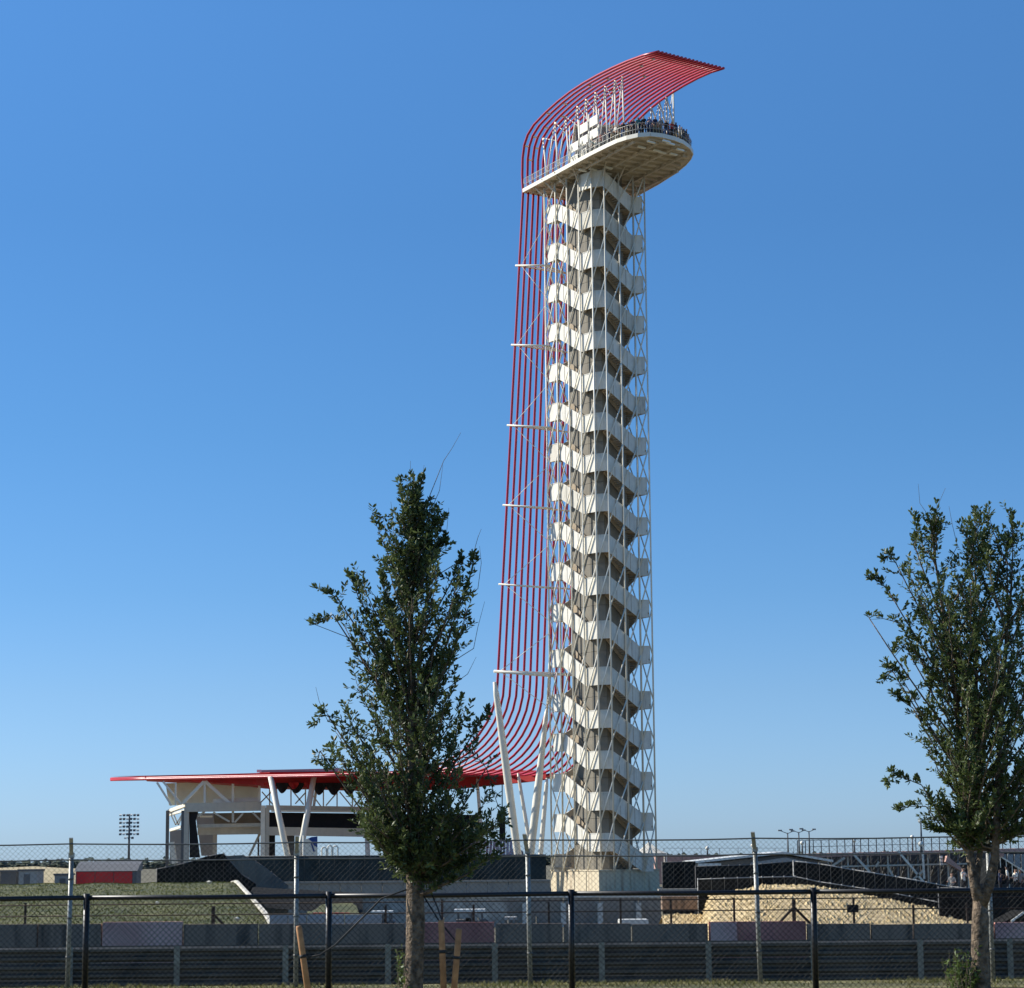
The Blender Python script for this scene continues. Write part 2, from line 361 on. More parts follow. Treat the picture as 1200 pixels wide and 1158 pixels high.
prof_w = [(-.0,-.155),(.0,-.14),(-.08,-.10),(-.08,-.055),(0,-.02),(0,.02),(-.08,.055),(-.08,.10),(0,.14),(0,.155)]
for k, zc in enumerate((.155, .47, .785)):
    for i in range(0, len(gx)-1, 2):
        a, c = gx[i], gx[min(i+2, len(gx)-1)]; b = MB(); dy = .004*(i//2 % 2)
        P = [(DG+.015+y-dy, zg+zc+z+rnd.uniform(-.004,.004)) for y, z in prof_w]
        vs = [(a-.12, y, z) for y, z in P]+[(c+.12, y, z) for y, z in P]+[(a-.12, y+.006, z) for y, z in P]+[(c+.12, y+.006, z) for y, z in P]; n = 10
        b.add(vs, [(j, j+1, n+j+1, n+j) for j in range(n-1)]+[(2*n+j+1, 2*n+j, 3*n+j, 3*n+j+1) for j in range(n-1)])
        ra = b.build('rail', RAILM, gr)
        for xx in (a, c):
            bb = MB(); bb.tube([(xx+.06, DG-.07, zg+zc), (xx+.06, DG+.0, zg+zc)], .02, 6); bb.build('bolt', RPOST, ra)

# ================================================================== CONCRETE WALL with pink sections
DW = 66.0; zw0 = gz(DW)-.1; 
cw = thing('concrete_barrier', (0, DW, zw0), 'grey trackside concrete barrier with faded pink sections behind the guardrail', 'barrier')
edges = [-150,-60,45,120,215,303,388,475,580,660,740,830,945,1020,1070,1165,1260,1350]
pinks = {120: PINK, 475: PINKD, 830: PINKD, 1165: PINK}
for a, c in zip(edges, edges[1:]):
    xa, xc = at(a, 1090, DW).x, at(c, 1090, DW).x; zt = at((a+c)/2, 1083, DW).z+rnd.uniform(-.015, .015)
    if a in pinks: zt += .06
    b = MB(); yo = rnd.uniform(-.02, .02)
    b.prism([(xa+.02, DW-.28+yo, zw0), (xa+.02, DW-.12+yo, zw0+.3), (xa+.02, DW-.08+yo, zt), (xa+.02, DW+.08, zt), (xa+.02, DW+.28, zw0)], (xc-xa-.04, 0, 0))
    blk = b.build('barrier_block', pinks.get(a, CONC), cw, label='faded pink painted barrier block' if a in pinks else None)
    if a == 830:
        b = MB(); b.prism([(xa+.05, DW-.30, zw0+.35), (xa+.05, DW-.10, zt-.01), (xa+.05, DW-.085, zt-.01), (xa+.05, DW-.285, zw0+.35)], ((xc-xa)*.27, 0, 0)); b.build('pink_panel', PINK, blk, label='lighter pink end panel')
# low post and wire fence just behind the barrier
pf = thing('wire_fence', (0, 67.5, gz(67)), 'rusty post and strand wire fence standing behind the concrete barrier', 'fence')
PM = mat('rusty_post_steel', (.06, .045, .035), .8, .3, var=.3)
for x, yt, brace in ((30,1058,0),(104,1055,0),(250,1062,1),(388,1062,0),(452,1060,0),(518,1054,0),(555,1060,0),(643,1057,0),(727,1053,0),(786,1055,0),(860,1052,0),(930,1054,2),(1000,1052,0),(1070,1060,0),(1133,1058,0)):
    q = at(x, yt, 67.5); MB().beam((q.x, 67.5, gz(67.5)-.1), (q.x, 67.5, q.z), .10 if brace else .06).build('post', PM, pf)
    if brace:
        MB().beam((q.x+.03, 67.5, q.z-.25), (q.x+1.0, 67.5, q.z-1.25), .07).build('brace', PM, pf)
        if brace == 2: MB().beam((q.x-.03, 67.5, q.z-.25), (q.x-1.0, 67.5, q.z-1.25), .07).build('brace', PM, pf)
    if x == 1000: MB().box((q.x-.2, 67.38, q.z-.42), (q.x+.12, 67.46, q.z-.2)).build('control_box', SCREEN, pf)
for yl in (1059, 1072):
    a, c = at(-100, yl, 67.5), at(1300, yl, 67.5); z = at(600, yl-3, 67.5).z
    MB().tube([(a.x, 67.44, z), (c.x, 67.44, z)], .018, 5).build('strand_wire', PM, pf)

# ================================================================== OBSERVATION TOWER
TC = V(8.9, 235, -2.0); TX, TY = TC.x, TC.y
tw = thing('observation_tower', TC, 'tall white observation tower with wrapping stairs and a red tube veil curling over its deck', 'tower')
BK = at(613, 226, 239.5); ZP = BK.z
half = [(-4.85,2.0),(-3.8,.4),(-1.6,-2.9),(-.4,-4.4),(.8,-4.8),(3.75,-2.0)]
PL = [(x, y) for x, y in half]+[(-x, -y) for x, y in half]        # 12 corners, starting at the left landing
def pl(i, s=1.0, z=0): x, y = PL[i % 12]; return V(TX+x*s, TY+y*s, z)
zt_list = [73.9, 69.73, 65.52, 61.15, 56.9, 52.58, 48.38, 44.1, 39.95, 35.81, 31.6, 27.34, 22.65, 18.08, 14.06, 9.97, 5.91, 1.9]
OUT, INN = 1.02, .66
PH = 1.75                                                          # parapet panel height incl. stringer
def node_z(k, i):
    """top of the parapet at corner i (0..6) of the half turn that starts on level k"""
    za = zt_list[k]; zb = zt_list[k+1] if k+1 < len(zt_list) else za-4.1
    f = [0, 0, .5, .5, .5, 1, 1][i]; return za+(zb-za)*f
for k in range(len(zt_list)-1):
    for side in (0, 6):
        for i in range(6):
            if k == 0 and i < 2: continue
            z1, z2 = node_z(k, i), node_z(k, i+1)
            if z2 < .6: continue
            a, c = pl(i+side, OUT), pl(i+1+side, OUT); nrm = V((c-a).y, -(c-a).x, 0).normalized()
            if nrm.dot(a-V(TX,TY,0)) < 0: nrm = -nrm
            g = (c-a).normalized()*.012
            t0 = ZP-.25 if k == 0 else 999
            A1, A2 = min(z1, t0), min(z2, t0)
            b = MB(); th = nrm*.07; pan = None
            q = [a+g+V(0,0,z1-PH), c-g+V(0,0,z2-PH), c-g+V(0,0,A2), a+g+V(0,0,A1)]
            b.prism(q, -th); pan = b.build('parapet_panel', PARAS[(0,1,0,2,1,0,1)[rnd.randrange(7)]], tw)
            for jf in (.25,.5,.75):
                jp = a.lerp(c, jf)+nrm*.004; jz = z1+(z2-z1)*jf
                if k > 0 and (c-a).length > 2.5: MB().beam(V(jp.x,jp.y,jz-PH+.03), V(jp.x,jp.y,jz-.02), .05, .03).build('panel_seam', SOFF, pan)
            # folded cap on the parapet
            if k > 0: MB().beam(a+V(0,0,z1+.03)-th*.5, c+V(0,0,z2+.03)-th*.5, .13, .06).build('parapet_cap', PARA, pan)
            ai, ci = pl(i+side, INN), pl(i+1+side, INN)
            f1, f2 = z1-1.25, z2-1.25
            b = MB()
            if abs(z1-z2) < .1:                                    # landing slab
                b.prism([a+V(0,0,f1-.18)-th*1.2, c+V(0,0,f2-.18)-th*1.2, ci+V(0,0,f2-.18), ai+V(0,0,f1-.18)], (0,0,.18))
                b.build('landing', SOFF, tw)
            else:                                                  # flight with separate treads showing from below
                n = 12; sl = []
                for s_ in range(n):
                    u0, u1 = s_/n, (s_+1)/n; zz = f1+(f2-f1)*(u0+u1)/2
                    o0, o1 = a.lerp(c, u0)-th*1.2, a.lerp(c, u1)-th*1.2; i0, i1 = ai.lerp(ci, u0), ai.lerp(ci, u1)
                    b.prism([o0+V(0,0,zz-.17), o1+V(0,0,zz-.17), i1+V(0,0,zz-.17), i0+V(0,0,zz-.17)], (0,0,.10))
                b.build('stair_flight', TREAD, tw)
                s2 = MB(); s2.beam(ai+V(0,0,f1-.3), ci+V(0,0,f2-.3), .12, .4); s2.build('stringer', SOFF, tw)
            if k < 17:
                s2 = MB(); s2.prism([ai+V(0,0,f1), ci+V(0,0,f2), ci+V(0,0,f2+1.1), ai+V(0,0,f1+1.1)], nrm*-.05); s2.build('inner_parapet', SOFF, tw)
# elevator core: one wall panel per storey and facet
for k in range(len(zt_list)-1):
    z1 = zt_list[k]-.5 if k else ZP+.05; z0 = max(-2, zt_list[k+1]-.5 if k < 16 else -2)
    for i in range(12):
        a, c = pl(i, .60), pl(i+1, .60); g = (c-a)*.01; inn = (V(TX,TY,0)-(a+c)/2); inn.z = 0; inn.normalize()
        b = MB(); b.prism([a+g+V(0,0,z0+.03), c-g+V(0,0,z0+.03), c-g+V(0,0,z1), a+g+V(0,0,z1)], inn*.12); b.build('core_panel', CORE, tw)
# cage: verticals and one-way diagonals
NC = []
for i in range(12):
    NC.append(pl(i, 1.07))
    if i in (1, 4, 7, 10): NC.append((pl(i, 1.07)+pl(i+1, 1.07))/2)
ZB = .25; ZT = ZP-.2
for i, p in enumerate(NC):
    MB().tube([p+V(0,0,ZB), p+V(0,0,ZT)], .085, 8).build('column', WHITE, tw)
for k in range(1, len(zt_list)):
    zl = zt_list[k]-.9; zu = zt_list[k-1]-.9
    if k == 1: zu = ZP-.3
    if k == len(zt_list)-1: zl = .3
    for i in range(16):
        a, c = NC[i], NC[(i+1) % 16]
        MB().tube([a+V(0,0,zl), c+V(0,0,zu)], .07, 6).build('diagonal_brace', WHITE, tw)
# base block
b0 = [at(646,1040,241), at(702,1040,228.5), at(773,1040,236), at(716,1040,250)]
b = MB(); pz = [V(p.x, p.y, -2.3) for p in b0]; b.prism(pz, (0,0,2.55)); b.build('base_block', BASEC, tw)
b = MB(); c0 = sum(pz, V(0,0,0))/4
b.prism([c0+(p-c0)*1.015+V(0,0,2.552) for p in pz], (0,0,.12)); b.build('base_coping', BASEC, tw)
for a, c in ((pz[0], pz[1]), (pz[1], pz[2])):
    for j in range(1, 4):
        p = a.lerp(c, j/4); d = (c-a).normalized(); nr = V(d.y, -d.x, 0); 
        if nr.dot(c0-a) > 0: nr = -nr
        MB().box((p.x-.05, p.y-.05, -1.9), (p.x+.05, p.y+.05, .2)).build('pilaster', BASEC, tw)
# --------- platform
opx = [(613,226),(650,206),(692,183),(712,173),(724,167.5),(735,164),(748,161),(762,160),(776,161.5),(790,165),(800,169),(808,175),(811.5,181),(809,187),(803,194),(792,203),(770,217),(747,229.5)]
outl = [atz(x, y, ZP) for x, y in opx]+[V(11.75, 246.3, ZP)]
deck = MB(); deck.prism([p+V(0,0,.10) for p in outl], (0,0,.26)); deck = deck.build('deck_slab', UNDER, tw)
fa = MB(); n = len(outl)
cen = sum(outl, V(0,0,0))/n
for i in range(n):
    a, c = outl[i], outl[(i+1) % n]; d = (c-a).normalized(); nr = V(d.y, -d.x, 0)
    if nr.dot(a-cen) < 0: nr = -nr
    fa.prism([a+nr*.02, c+nr*.02, c+nr*.02+V(0,0,.42), a+nr*.02+V(0,0,.42)], nr*.08)
fa.build('fascia', WHITE, deck)
# beams below the deck
def clip_poly(p, d):
    ts = []
    for i in range(n):
        a, c = outl[i], outl[(i+1) % n]; e = c-a; den = d.x*e.y-d.y*e.x
        if abs(den) < 1e-6: continue
        t = ((a.x-p.x)*e.y-(a.y-p.y)*e.x)/den; s_ = ((a.x-p.x)*d.y-(a.y-p.y)*d.x)/den
        if 0 <= s_ < 1: ts.append(t)
    return (min(ts), max(ts)) if len(ts) >= 2 else None
ud = V(math.cos(math.radians(34)), math.sin(math.radians(34)), 0); vd = V(math.sin(math.radians(28)), -math.cos(math.radians(28)), 0)
for j in range(17):
    p = BK+vd*(1.0+j*1.35)+ud*5; r = clip_poly(p, ud)
    if not r: continue
    MB().beam(p+ud*(r[0]+.6)+V(0,0,-.03), p+ud*(r[1]-.6)+V(0,0,-.03), .16, .28).build('deck_beam', BEAMM, deck)
for j in range(5):
    p = BK+ud*(1.3+j*2.3)+vd*8; r = clip_poly(p, vd)
    if r: MB().beam(p+vd*(r[0]+1.2)+V(0,0,-.12), p+vd*(r[1]-1.2)+V(0,0,-.12), .22, .34).build('deck_girder', BEAMM, deck)
for x, y in ((763,167),(752,173),(786,169),(770,177),(797,176),(789,181),(776,179),(781,166),(683,200),(695,199),(713,197),(660,214),(712,204)):
    p = atz(x, y, ZP-.35); MB().beam(p-ud*.45+V(0,0,.05), p+ud*.45, .26, .16).build('deck_floodlight', LAMPM, deck)
# white haunches under the deck around the shaft top
for i in (2, 3, 4, 5, 6, 0, 1):
    p = NC[i]+V(0,0,71.0); MB().beam(p, p+(p-V(TX,TY,71.0)).normalized()*1.4+V(0,0,1.5), .14).build('knee_brace', BEAMM, tw)
# deck railing
rl = MB(); per = []
for i in range(n-2):
    a, c = outl[i], outl[i+1]; L = (c-a).length; m_ = max(1, int(L/.9))
    per += [a.lerp(c, j/m_) for j in range(m_)]
per.append(outl[-2])
def inset(p, d): e = cen-p; e.z = 0; return p+e.normalized()*d
ZD = ZP+.36
for p in per:
    q = inset(p, .12); MB().tube([V(q.x,q.y,ZD), V(q.x,q.y,ZD+1.15)], .025, 5).build('railing_post', GALV, deck)
for z in (.55, 1.15):
    MB().tube([inset(p, .12)+V(0,0,.36+z) for p in per], .03, 5).build('handrail', GALV, deck)
bl = MB()
for a, c in zip(per, per[1:]):
    for t in (.25, .5, .75):
        q = inset(a.lerp(c, t), .12); bl.tube([V(q.x,q.y,ZD), V(q.x,q.y,ZD+1.12)], .012, 3, cap=False)
bl.build('balusters', GALV, deck, kind='stuff')
# --------- red veil: 18 tubes from stage canopy up the back and over the deck
pr0 = [(613,226),(612,205),(612.5,185),(614.5,170),(618.5,158),(626,146),(640,131.5),(654,119),(668,108),(684,97.5),(700,88.5),(718,79.5),(735,72),(754,65),(772,60.5)]
prof0 = []
for x, y in pr0:
    P = onplane(x, y, BK, vd); prof0.append(((P-BK).dot(vd), P.z-ZP))
tip0 = BK+vd*prof0[-1][0]+V(0,0,prof0[-1][1]); tip17 = atz(848, 80, tip0.z)
E0, E17 = at(130, 911, 275), at(575, 916, 302)
tubes = []
ZV = 19.5
for i in range(18):
    t = i/17
    topP = onplane(613+6.0*i, 226+.6*i, BK, ud); topP = V(topP.x, topP.y, ZP)
    lowP = onplane(583+7.6*i, 790, BK, ud); lowP = V(lowP.x, lowP.y, ZV)
    tip = tip0.lerp(tip17, t); hd = V(tip.x-topP.x, tip.y-topP.y, 0); Lh = hd.length; hd.normalize(); L0 = prof0[-1][0]
    E = E0.lerp(E17, t); E.z = 11.3
    ed = V(E.x-lowP.x, E.y-lowP.y, 0); Le = ed.length; ed.normalize(); A = 13.0; zk = 10.6
    pts = []
    m_ = 8
    for j in range(m_+1):
        f = 1-j/m_; q = lowP+ed*(A+(Le-A)*f); q.z = zk+(E.z-zk)*f; pts.append(q)
    for j in range(1, 11):
        th = math.pi/2*(1-j/10); q = lowP+ed*A*(1-math.cos(th)); q.z = ZV-(ZV-zk)*math.sin(th); pts.append(q)
    for j in range(1, 12): pts.append(lowP.lerp(topP, j/12))
    up0 = len(pts)
    for h, z in prof0: q = topP+hd*(h/L0*Lh); q.z = ZP+z; pts.append(q)
    MB().tube(pts, [.13]*up0+[.132]+[.138]*(len(pts)-up0-1), 8).build('veil_tube', RED, tw); tubes.append((pts, up0, lowP, topP))
# small white brackets on the hood
for (i, j) in ((0,3),(1,4),(1,2),(2,5),(0,6),(1,7),(2,3),(3,6),(1,9),(2,10),(3,12),(2,13),(6,9),(7,11)):
    a = tubes[i][0][tubes[i][1]+j]; c = tubes[i+1][0][tubes[i][1]+j]; MB().beam(a+V(0,0,-.1), a.lerp(c,.8)+V(0,0,-.1), .16, .14).build('hood_bracket', WHITE, tw)
# hood posts on the deck's left edge
def near_tube(px_, i):
    pts, u0 = tubes[i][0], tubes[i][1]; best = None
    for a, c in zip(pts[u0:], pts[u0+1:]):
        for t in (0,.25,.5,.75):
            q = a.lerp(c, t); d = RM.transposed() @ (q-CAM); X = 600+F*d.x/-d.z
            if best is None or abs(X-px_) < best[0]: best = (abs(X-px_), q)
    return best[1]
def edge_pt(xp):
    for (a, ya), (c, yc) in zip(opx, opx[1:]):
        if a <= xp <= c: y = ya+(yc-ya)*(xp-a)/(c-a); return atz(xp, y, ZP)
posts = []
for xb, xt, ti in ((638,636,3),(651,650,3),(664,663,4),(677,676,4),(689,688,4),(700,699,4),(710,710,4),(720,720,4),(731,731,4)):
    a = inset(edge_pt(xb), .3)+V(0,0,.5); c = near_tube(xt, ti); posts.append((a, c)); MB().tube([a, c], .085, 6).build('hood_post', WHITE, tw)
for (a, c), (a2, c2) in zip(posts, posts[1:]):
    MB().tube([a, c2], .06, 6).build('hood_brace', WHITE, tw)
    MB().tube([a.lerp(c,.99), a2.lerp(c2,.6)], .05, 5).build('hood_brace', WHITE, tw)
# hood posts on the right side of the deck
RP = []
for x, yb, yt, dd in ((764,168,126,229),(774,168,120,230.5),(782,168,113,232),(790,168,105,233.5)):
    q = at(x, yb, dd); tpt = at(x-1, yt, dd); RP.append((V(q.x, q.y, ZD), tpt)); MB().tube([RP[-1][0], tpt], .09, 6).build('hood_post', WHITE, tw)
for (a, c), (a2, c2) in zip(RP, RP[1:]):
    MB().tube([c, a2.lerp(c2,.55)], .08, 5).build('hood_brace', WHITE, tw); MB().tube([a.lerp(c,.5), c2], .06, 5).build('hood_brace', WHITE, tw)
# elevator head on the deck
hx = TX-1.8
b = MB(); b.box((hx, 235.5, ZD), (hx+5.6, 240.5, ZD+5.6)); b.build('elevator_head', mat('elevator_head_cladding', (.24,.24,.25), .7, var=.15), tw)
b = MB(); b.box((hx-.15, 235.3, ZD+5.602), (hx+5.75, 240.7, ZD+5.8)); b.build('head_roof', WHITE, tw)
scs = [(atz(650, 199, ZP)+ud*2.0), (atz(684, 180, ZP)+ud*2.0)]; sdv = (scs[1]-scs[0]); sn_ = V(-sdv.y, sdv.x, 0).normalized()
for c_ in range(3):
    a, c = scs[0]+sdv*(c_/3+.035), scs[0]+sdv*((c_+1)/3-.035)
    for r_ in range(3):
        if (r_, c_) == (2, 0): continue
        z0 = ZD+.3+r_*1.35+c_*.12; b = MB(); b.prism([V(a.x,a.y,z0), V(c.x,c.y,z0), V(c.x,c.y,z0+.95), V(a.x,a.y,z0+.95)], sn_*-.08); b.build('white_screen_panel', WHITE, tw)
for c_ in range(4): p = scs[0]+sdv*(c_/3)+V(0,.2,0); MB().tube([V(p.x,p.y,ZD), V(p.x,p.y,ZD+4.8)], .07, 5).build('screen_frame', WHITE, tw)
# --------- veil trusses tying the tubes to the shaft
for yl in (317, 410, 504, 597, 689, 790):
    def tp(i):
        lo, hi = tubes[i][2], tubes[i][3]; z = at(600, yl, 241).z; f = (z-lo.z)/(hi.z-lo.z); return lo.lerp(hi, f)
    big = yl == 790; r = .17 if big else .10
    L = tp(0)+V(-.4,-.25,0); M = tp(9)+V(0,-.25,0); Rr = tp(17)+V(0,-.25,0); s0 = NC[0]+V(0,0,L.z); s1 = NC[0]+V(.5,-.3,L.z-.55); s0 = NC[0]+V(0,0,L.z-.55)
    MB().tube([L, Rr], r, 6).build('truss_chord', WHITE, tw); MB().tube([L, s1], r, 6).build('truss_chord', WHITE, tw)
    MB().tube([M, s0], r*.8, 6).build('truss_chord', WHITE, tw); MB().tube([Rr, NC[14]+V(0,0,L.z)], r*.8, 6).build('truss_chord', WHITE, tw)
    m_ = 5
    for j in range(m_):
        a = L.lerp(s1, (j+.5)/m_); c = L.lerp(Rr, (j+.5)/m_*.55); c2 = L.lerp(Rr, (j+1)/m_*.55)
        MB().tube([a, c2], r*.5, 5).build('truss_web', WHITE, tw)
    for i in range(0, 18): 
        MB().tube([tp(i), tp(i)+V(0,-.3,0)], .05, 5).build('tube_clamp', WHITE, tw)
    dz = 3.9
    MB().tube([L+V(.6,0,0), V(s0.x, s0.y, L.z+dz)], .032, 4).build('stay_cable', WHITE, tw)
    MB().tube([L+V(.6,0,0), V(s0.x, s0.y, L.z-dz)], .032, 4).build('stay_cable', WHITE, tw)
    MB().tube([M, V(s0.x, s0.y, L.z+dz)], .03, 4).build('stay_cable', WHITE, tw); MB().tube([M, V(s0.x, s0.y, L.z-dz)], .03, 4).build('stay_cable', WHITE, tw)
# raking struts that carry the veil
GZT = -2.1
def strut(p, q, r0, r1, rm=None):
    m_ = p.lerp(q, .5); MB().tube([p, p.lerp(q,.06), m_, p.lerp(q,.94), q], [r0*.6, r0, rm or max(r0,r1), r1, r1*.6], 12).build('raking_strut', WHITE, tw)
foot = at(613, 1040, 240); foot.z = GZT
Ltop = tubes[0][2]+V(-.3,-.25,.0); strut(Ltop, foot, .30, .36, .42)
t2 = at(641, 829, 240); strut(t2, V(foot.x+.3, foot.y, GZT), .25, .36, .42)
MB().box((foot.x-.8, foot.y-.8, -2.4), (foot.x+1.1, foot.y+.8, -1.5)).build('strut_footing', BASEC, tw)
MB().tube([t2, NC[0]+V(0,0,t2.z+1)], .12, 6).build('truss_chord', WHITE, tw); MB().tube([t2, NC[0]+V(0,0,t2.z+5)], .08, 6).build('truss_chord', WHITE, tw)
for x1, y1, x2, y2, D, r in ((597,922,604,1000,258,.16),(607,906,621,990,252,.22),(641,912,632,1020,247,.26),(559,912,566,1000,262,.22)):
    a, c = at(x1, y1, D), at(x2, y2, D); d = (c-a); c = a+d*((a.z-GZT)/(a.z-c.z)); strut(a, c, r*.8, r, r)

# ================================================================== STAGE (amphitheatre building under the red canopy)
st = thing('stage_building', (at(300,1000,270).x, 270, -2), 'open steel-framed concert stage under the low red canopy left of the tower', 'stage')
# red roof membrane right above the tube fan
rm_ = MB(); rowsm = []
for i in range(18):
    p = tubes[i][0]; rowsm.append([p[j]+V(0,0,.16) for j in range(0, 8)])
nn = 8
rm_.add([q for r in rowsm for q in r]+[q+V(0,0,.1) for r in rowsm for q in r],
        [(i*nn+j, i*nn+j+1, (i+1)*nn+j+1, (i+1)*nn+j) for i in range(17) for j in range(nn-1)]+[((18+i)*nn+j, (18+i+1)*nn+j, (18+i+1)*nn+j+1, (18+i)*nn+j+1) for i in range(17) for j in range(nn-1)], 0)
rm_.build('roof_membrane', REDF, st)
# edge beams of the canopy
MB().tube([tubes[0][0][j]+V(0,0,-.15) for j in range(8)], .15, 8).build('edge_tube', RED, st)
# sagging inner lining that thickens the canopy towards its middle
lin = MB(); L1 = []
for (x, yt, yb, D) in ((170,909,913,271),(230,908,916,268),(300,906,920,264),(316,905,922,262),(345,905,923,262),(375,905,923,262),(400,904,924,262),(440,904,925,263),(500,903,925,264),(560,902,922,262),(640,903,914,255)):
    L1.append((at(x, yt, D), at(x, yb, D), D))
vs = []
for a, c, D in L1: vs += [V(a.x, D, a.z), V(c.x, D, c.z), V(c.x-2, D+14, c.z+.2), V(a.x-2, D+14, a.z+.3)]
fs = []
for i in range(len(L1)-1):
    o = i*4; fs += [(o+k, o+4+k, o+4+(k+1)%4, o+(k+1)%4) for k in range(4)]
fs += [(0,1,2,3), (len(vs)-1, len(vs)-2, len(vs)-3, len(vs)-4)]
lin.add(vs, fs); lin.build('canopy_lining', REDF, st)
def swag(x0, x1, y0, y1, D, m, name):
    b = MB(); n_ = 10; top = []; bot = []
    for k in range(n_+1):
        t = k/n_; x = x0+(x1-x0)*t; top.append(at(x, y0, D)); q = at(x, y0+(y1-y0)*(.25+.75*math.sin(math.pi*t)), D); bot.append(V(q.x, D+.25*math.sin(t*9), q.z))
    vs = top+bot+[p+V(0,.05,0) for p in top]+[p+V(0,.05,0) for p in bot]; N_ = n_+1
    b.add(vs, [(k, k+1, N_+k+1, N_+k) for k in range(n_)]+[(2*N_+k+1, 2*N_+k, 3*N_+k, 3*N_+k+1) for k in range(n_)]+[(N_+k, N_+k+1, 3*N_+k+1, 3*N_+k) for k in range(n_)])
    b.build(name, m, st)
for x0, x1 in ((323,338),(338,356),(366,382),(382,400),(400,418)): swag(x0, x1, 917.5, 930 if x0 < 360 else 932, 261.6, BLKP, 'black_swag')
for x0, x1 in ((309,323),(338,350),(356,368)): swag(x0, x1, 917, 925, 261.3, REDF, 'red_swag')
def sb(x1, y1, D1, x2, y2, D2, w, m=STEELT, name='stage_beam', h=None, toground=False):
    a, c = at(x1, y1, D1), at(x2, y2, D2)
    if toground: c = V(a.x, a.y, -2.1)
    MB().beam(a, c, w, h or w).build(name, m, st)
# pale cladding wall of the left bay
b = MB(); D = 277; q = [at(194,918,D), at(305,914,D), at(305,941,D), at(198,944,D)]; b.prism(q, (0,.15,0)); b.build('upper_cladding', PANELW, st)
D = 266
sb(184,917,D, 201,944,D,.22,WHITE,'raker'); sb(191,916,D,213,943,D,.22,WHITE,'raker')
sb(206,917,D,206,944,D,.2,WHITE,'truss_post'); sb(240,915,D,240,941,D,.26,WHITE,'truss_post'); sb(273,914,D,273,941,D,.26,WHITE,'truss_post'); sb(304,913,D,304,940,D,.26,WHITE,'truss_post')
sb(214,942,D,239,916,D,.35,WHITE,'truss_diagonal'); sb(241,916,D,270,942,D,.38,WHITE,'truss_diagonal'); sb(249,940,D+2,262,932,D+2,.15,WHITE,'truss_diagonal'); sb(282,942,D+2,294,934,D+2,.15,WHITE,'truss_diagonal')
sb(250,939,D+1,303,937,D+1,.45,WHITE)                                   # sunlit ledge
sb(218,946.5,D,306,945,D,.8,STEELT,h=1.0); sb(198,951,D+6,219,943,D,.4,WHITE); sb(199,955,D+6,219,949,D,.25,WHITE)
for x in (196.5, 214.5): sb(x,950,D+(5 if x < 200 else 0),x,1010,D,.35,GREYD,'stage_column',toground=True)
sb(219,946,D,219,1010,D,.55,STEELT,'stage_column',toground=True)
for a, c in (((201,956),(206,967)),((206,967),(213,955)),((204,955),(209,967)),((209,967),(215,953))): sb(*a,D+2,*c,D+2,.14,WHITE,'truss_web')
sb(200,973,D+4,213,969,D,.3,WHITE); sb(201,987,D+2,205,1012,D+2,.6,WHITE,'raker')
b = MB(); D2 = 275; b.prism([at(199,974,D2),at(214,972,D2),at(214,1012,D2),at(199,1012,D2)], (0,.2,0)); b.build('side_panel', GREYP, st)
b = MB(); b.prism([at(222,951,D),at(232,951,D),at(229,962,D),at(234,1005,D),at(222,1005,D)], (0,.4,0)); b.build('black_drape', BLKP, st)
b = MB(); b.prism([at(229,953,D2+3),at(250,953,D2+3),at(254,1003,D2+3),at(236,1003,D2+3)], (0,.2,0)); b.build('side_panel', GREYP, st)
sb(231,968,D+1,309,966.5,D+1,.4,STEELT); sb(232,974,D+3,309,973,D+3,.75,STEELT,h=.9)
b = MB(); b.prism([at(248,953,D+14),at(308,952,D+14),at(308,974,D+14),at(248,975,D+14)], (0,.3,0)); b.build('back_wall_panel', mat('brown_grey_back_wall', (.20,.175,.14), .8, var=.2, scale=.7), st)
for a, c in (((232,957),(240,951)),((250,952),(269,963)),((275,964),(285,953)),((296,952),(307,963))): sb(*a,D,*c,D,.2,STEELT,'truss_diagonal')
sb(273,950,D,273,964,D,.25,STEELT,'truss_post'); sb(234,957,D+2,249,957,D+2,.2,WHITE)
sb(252,975,D+6,252,1005,D+6,.45,STEELT,'stage_column',toground=True); sb(308.5,944,D-1,308.5,1010,D-1,.5,WHITE,'stage_column',toground=True); sb(313.5,947,D-1,313.5,1010,D-1,.42,STEELT,'stage_column',toground=True)
sb(292,1003,D+4,307,972,D+4,.25,STEELT,'raker'); sb(303,978,D+5,303,1010,D+5,.2,GREYD,'stage_column',toground=True)
# main bay, right of the double column
D = 265
sb(312,946.5,D,470,949,D,.55,STEELT); sb(318,950.5,D-1,470,952,D-1,.18,WHITE)
b = MB(); b.prism([at(314,952,D+2),at(560,955,D+2),at(560,972,D+2),at(314,971,D+2)], (0,.5,0)); b.build('black_fascia_panel', BLKP, st)
sb(314,974,D,560,978,D,.9,STEELT,h=.95)
b = MB(); b.prism([at(315,971,D+1),at(322,971,D+1),at(322,1005,D+1),at(315,1005,D+1)], (0,.4,0)); b.build('black_drape', BLKP, st)
for x in (316,341,358,379,395,413,430,450): sb(x,925,D+3,x,947,D+3,.14,WHITE,'truss_post')
for a, c in (((307,928),(320,943)),((304,942),(318,928)),((346,942),(358,929)),((343,927),(356,943)),((362,926),(376,945)),((382,944),(394,930)),((398,928),(412,945)),((415,945),(428,930))): sb(*a,D+3,*c,D+3,.14,WHITE,'truss_diagonal')
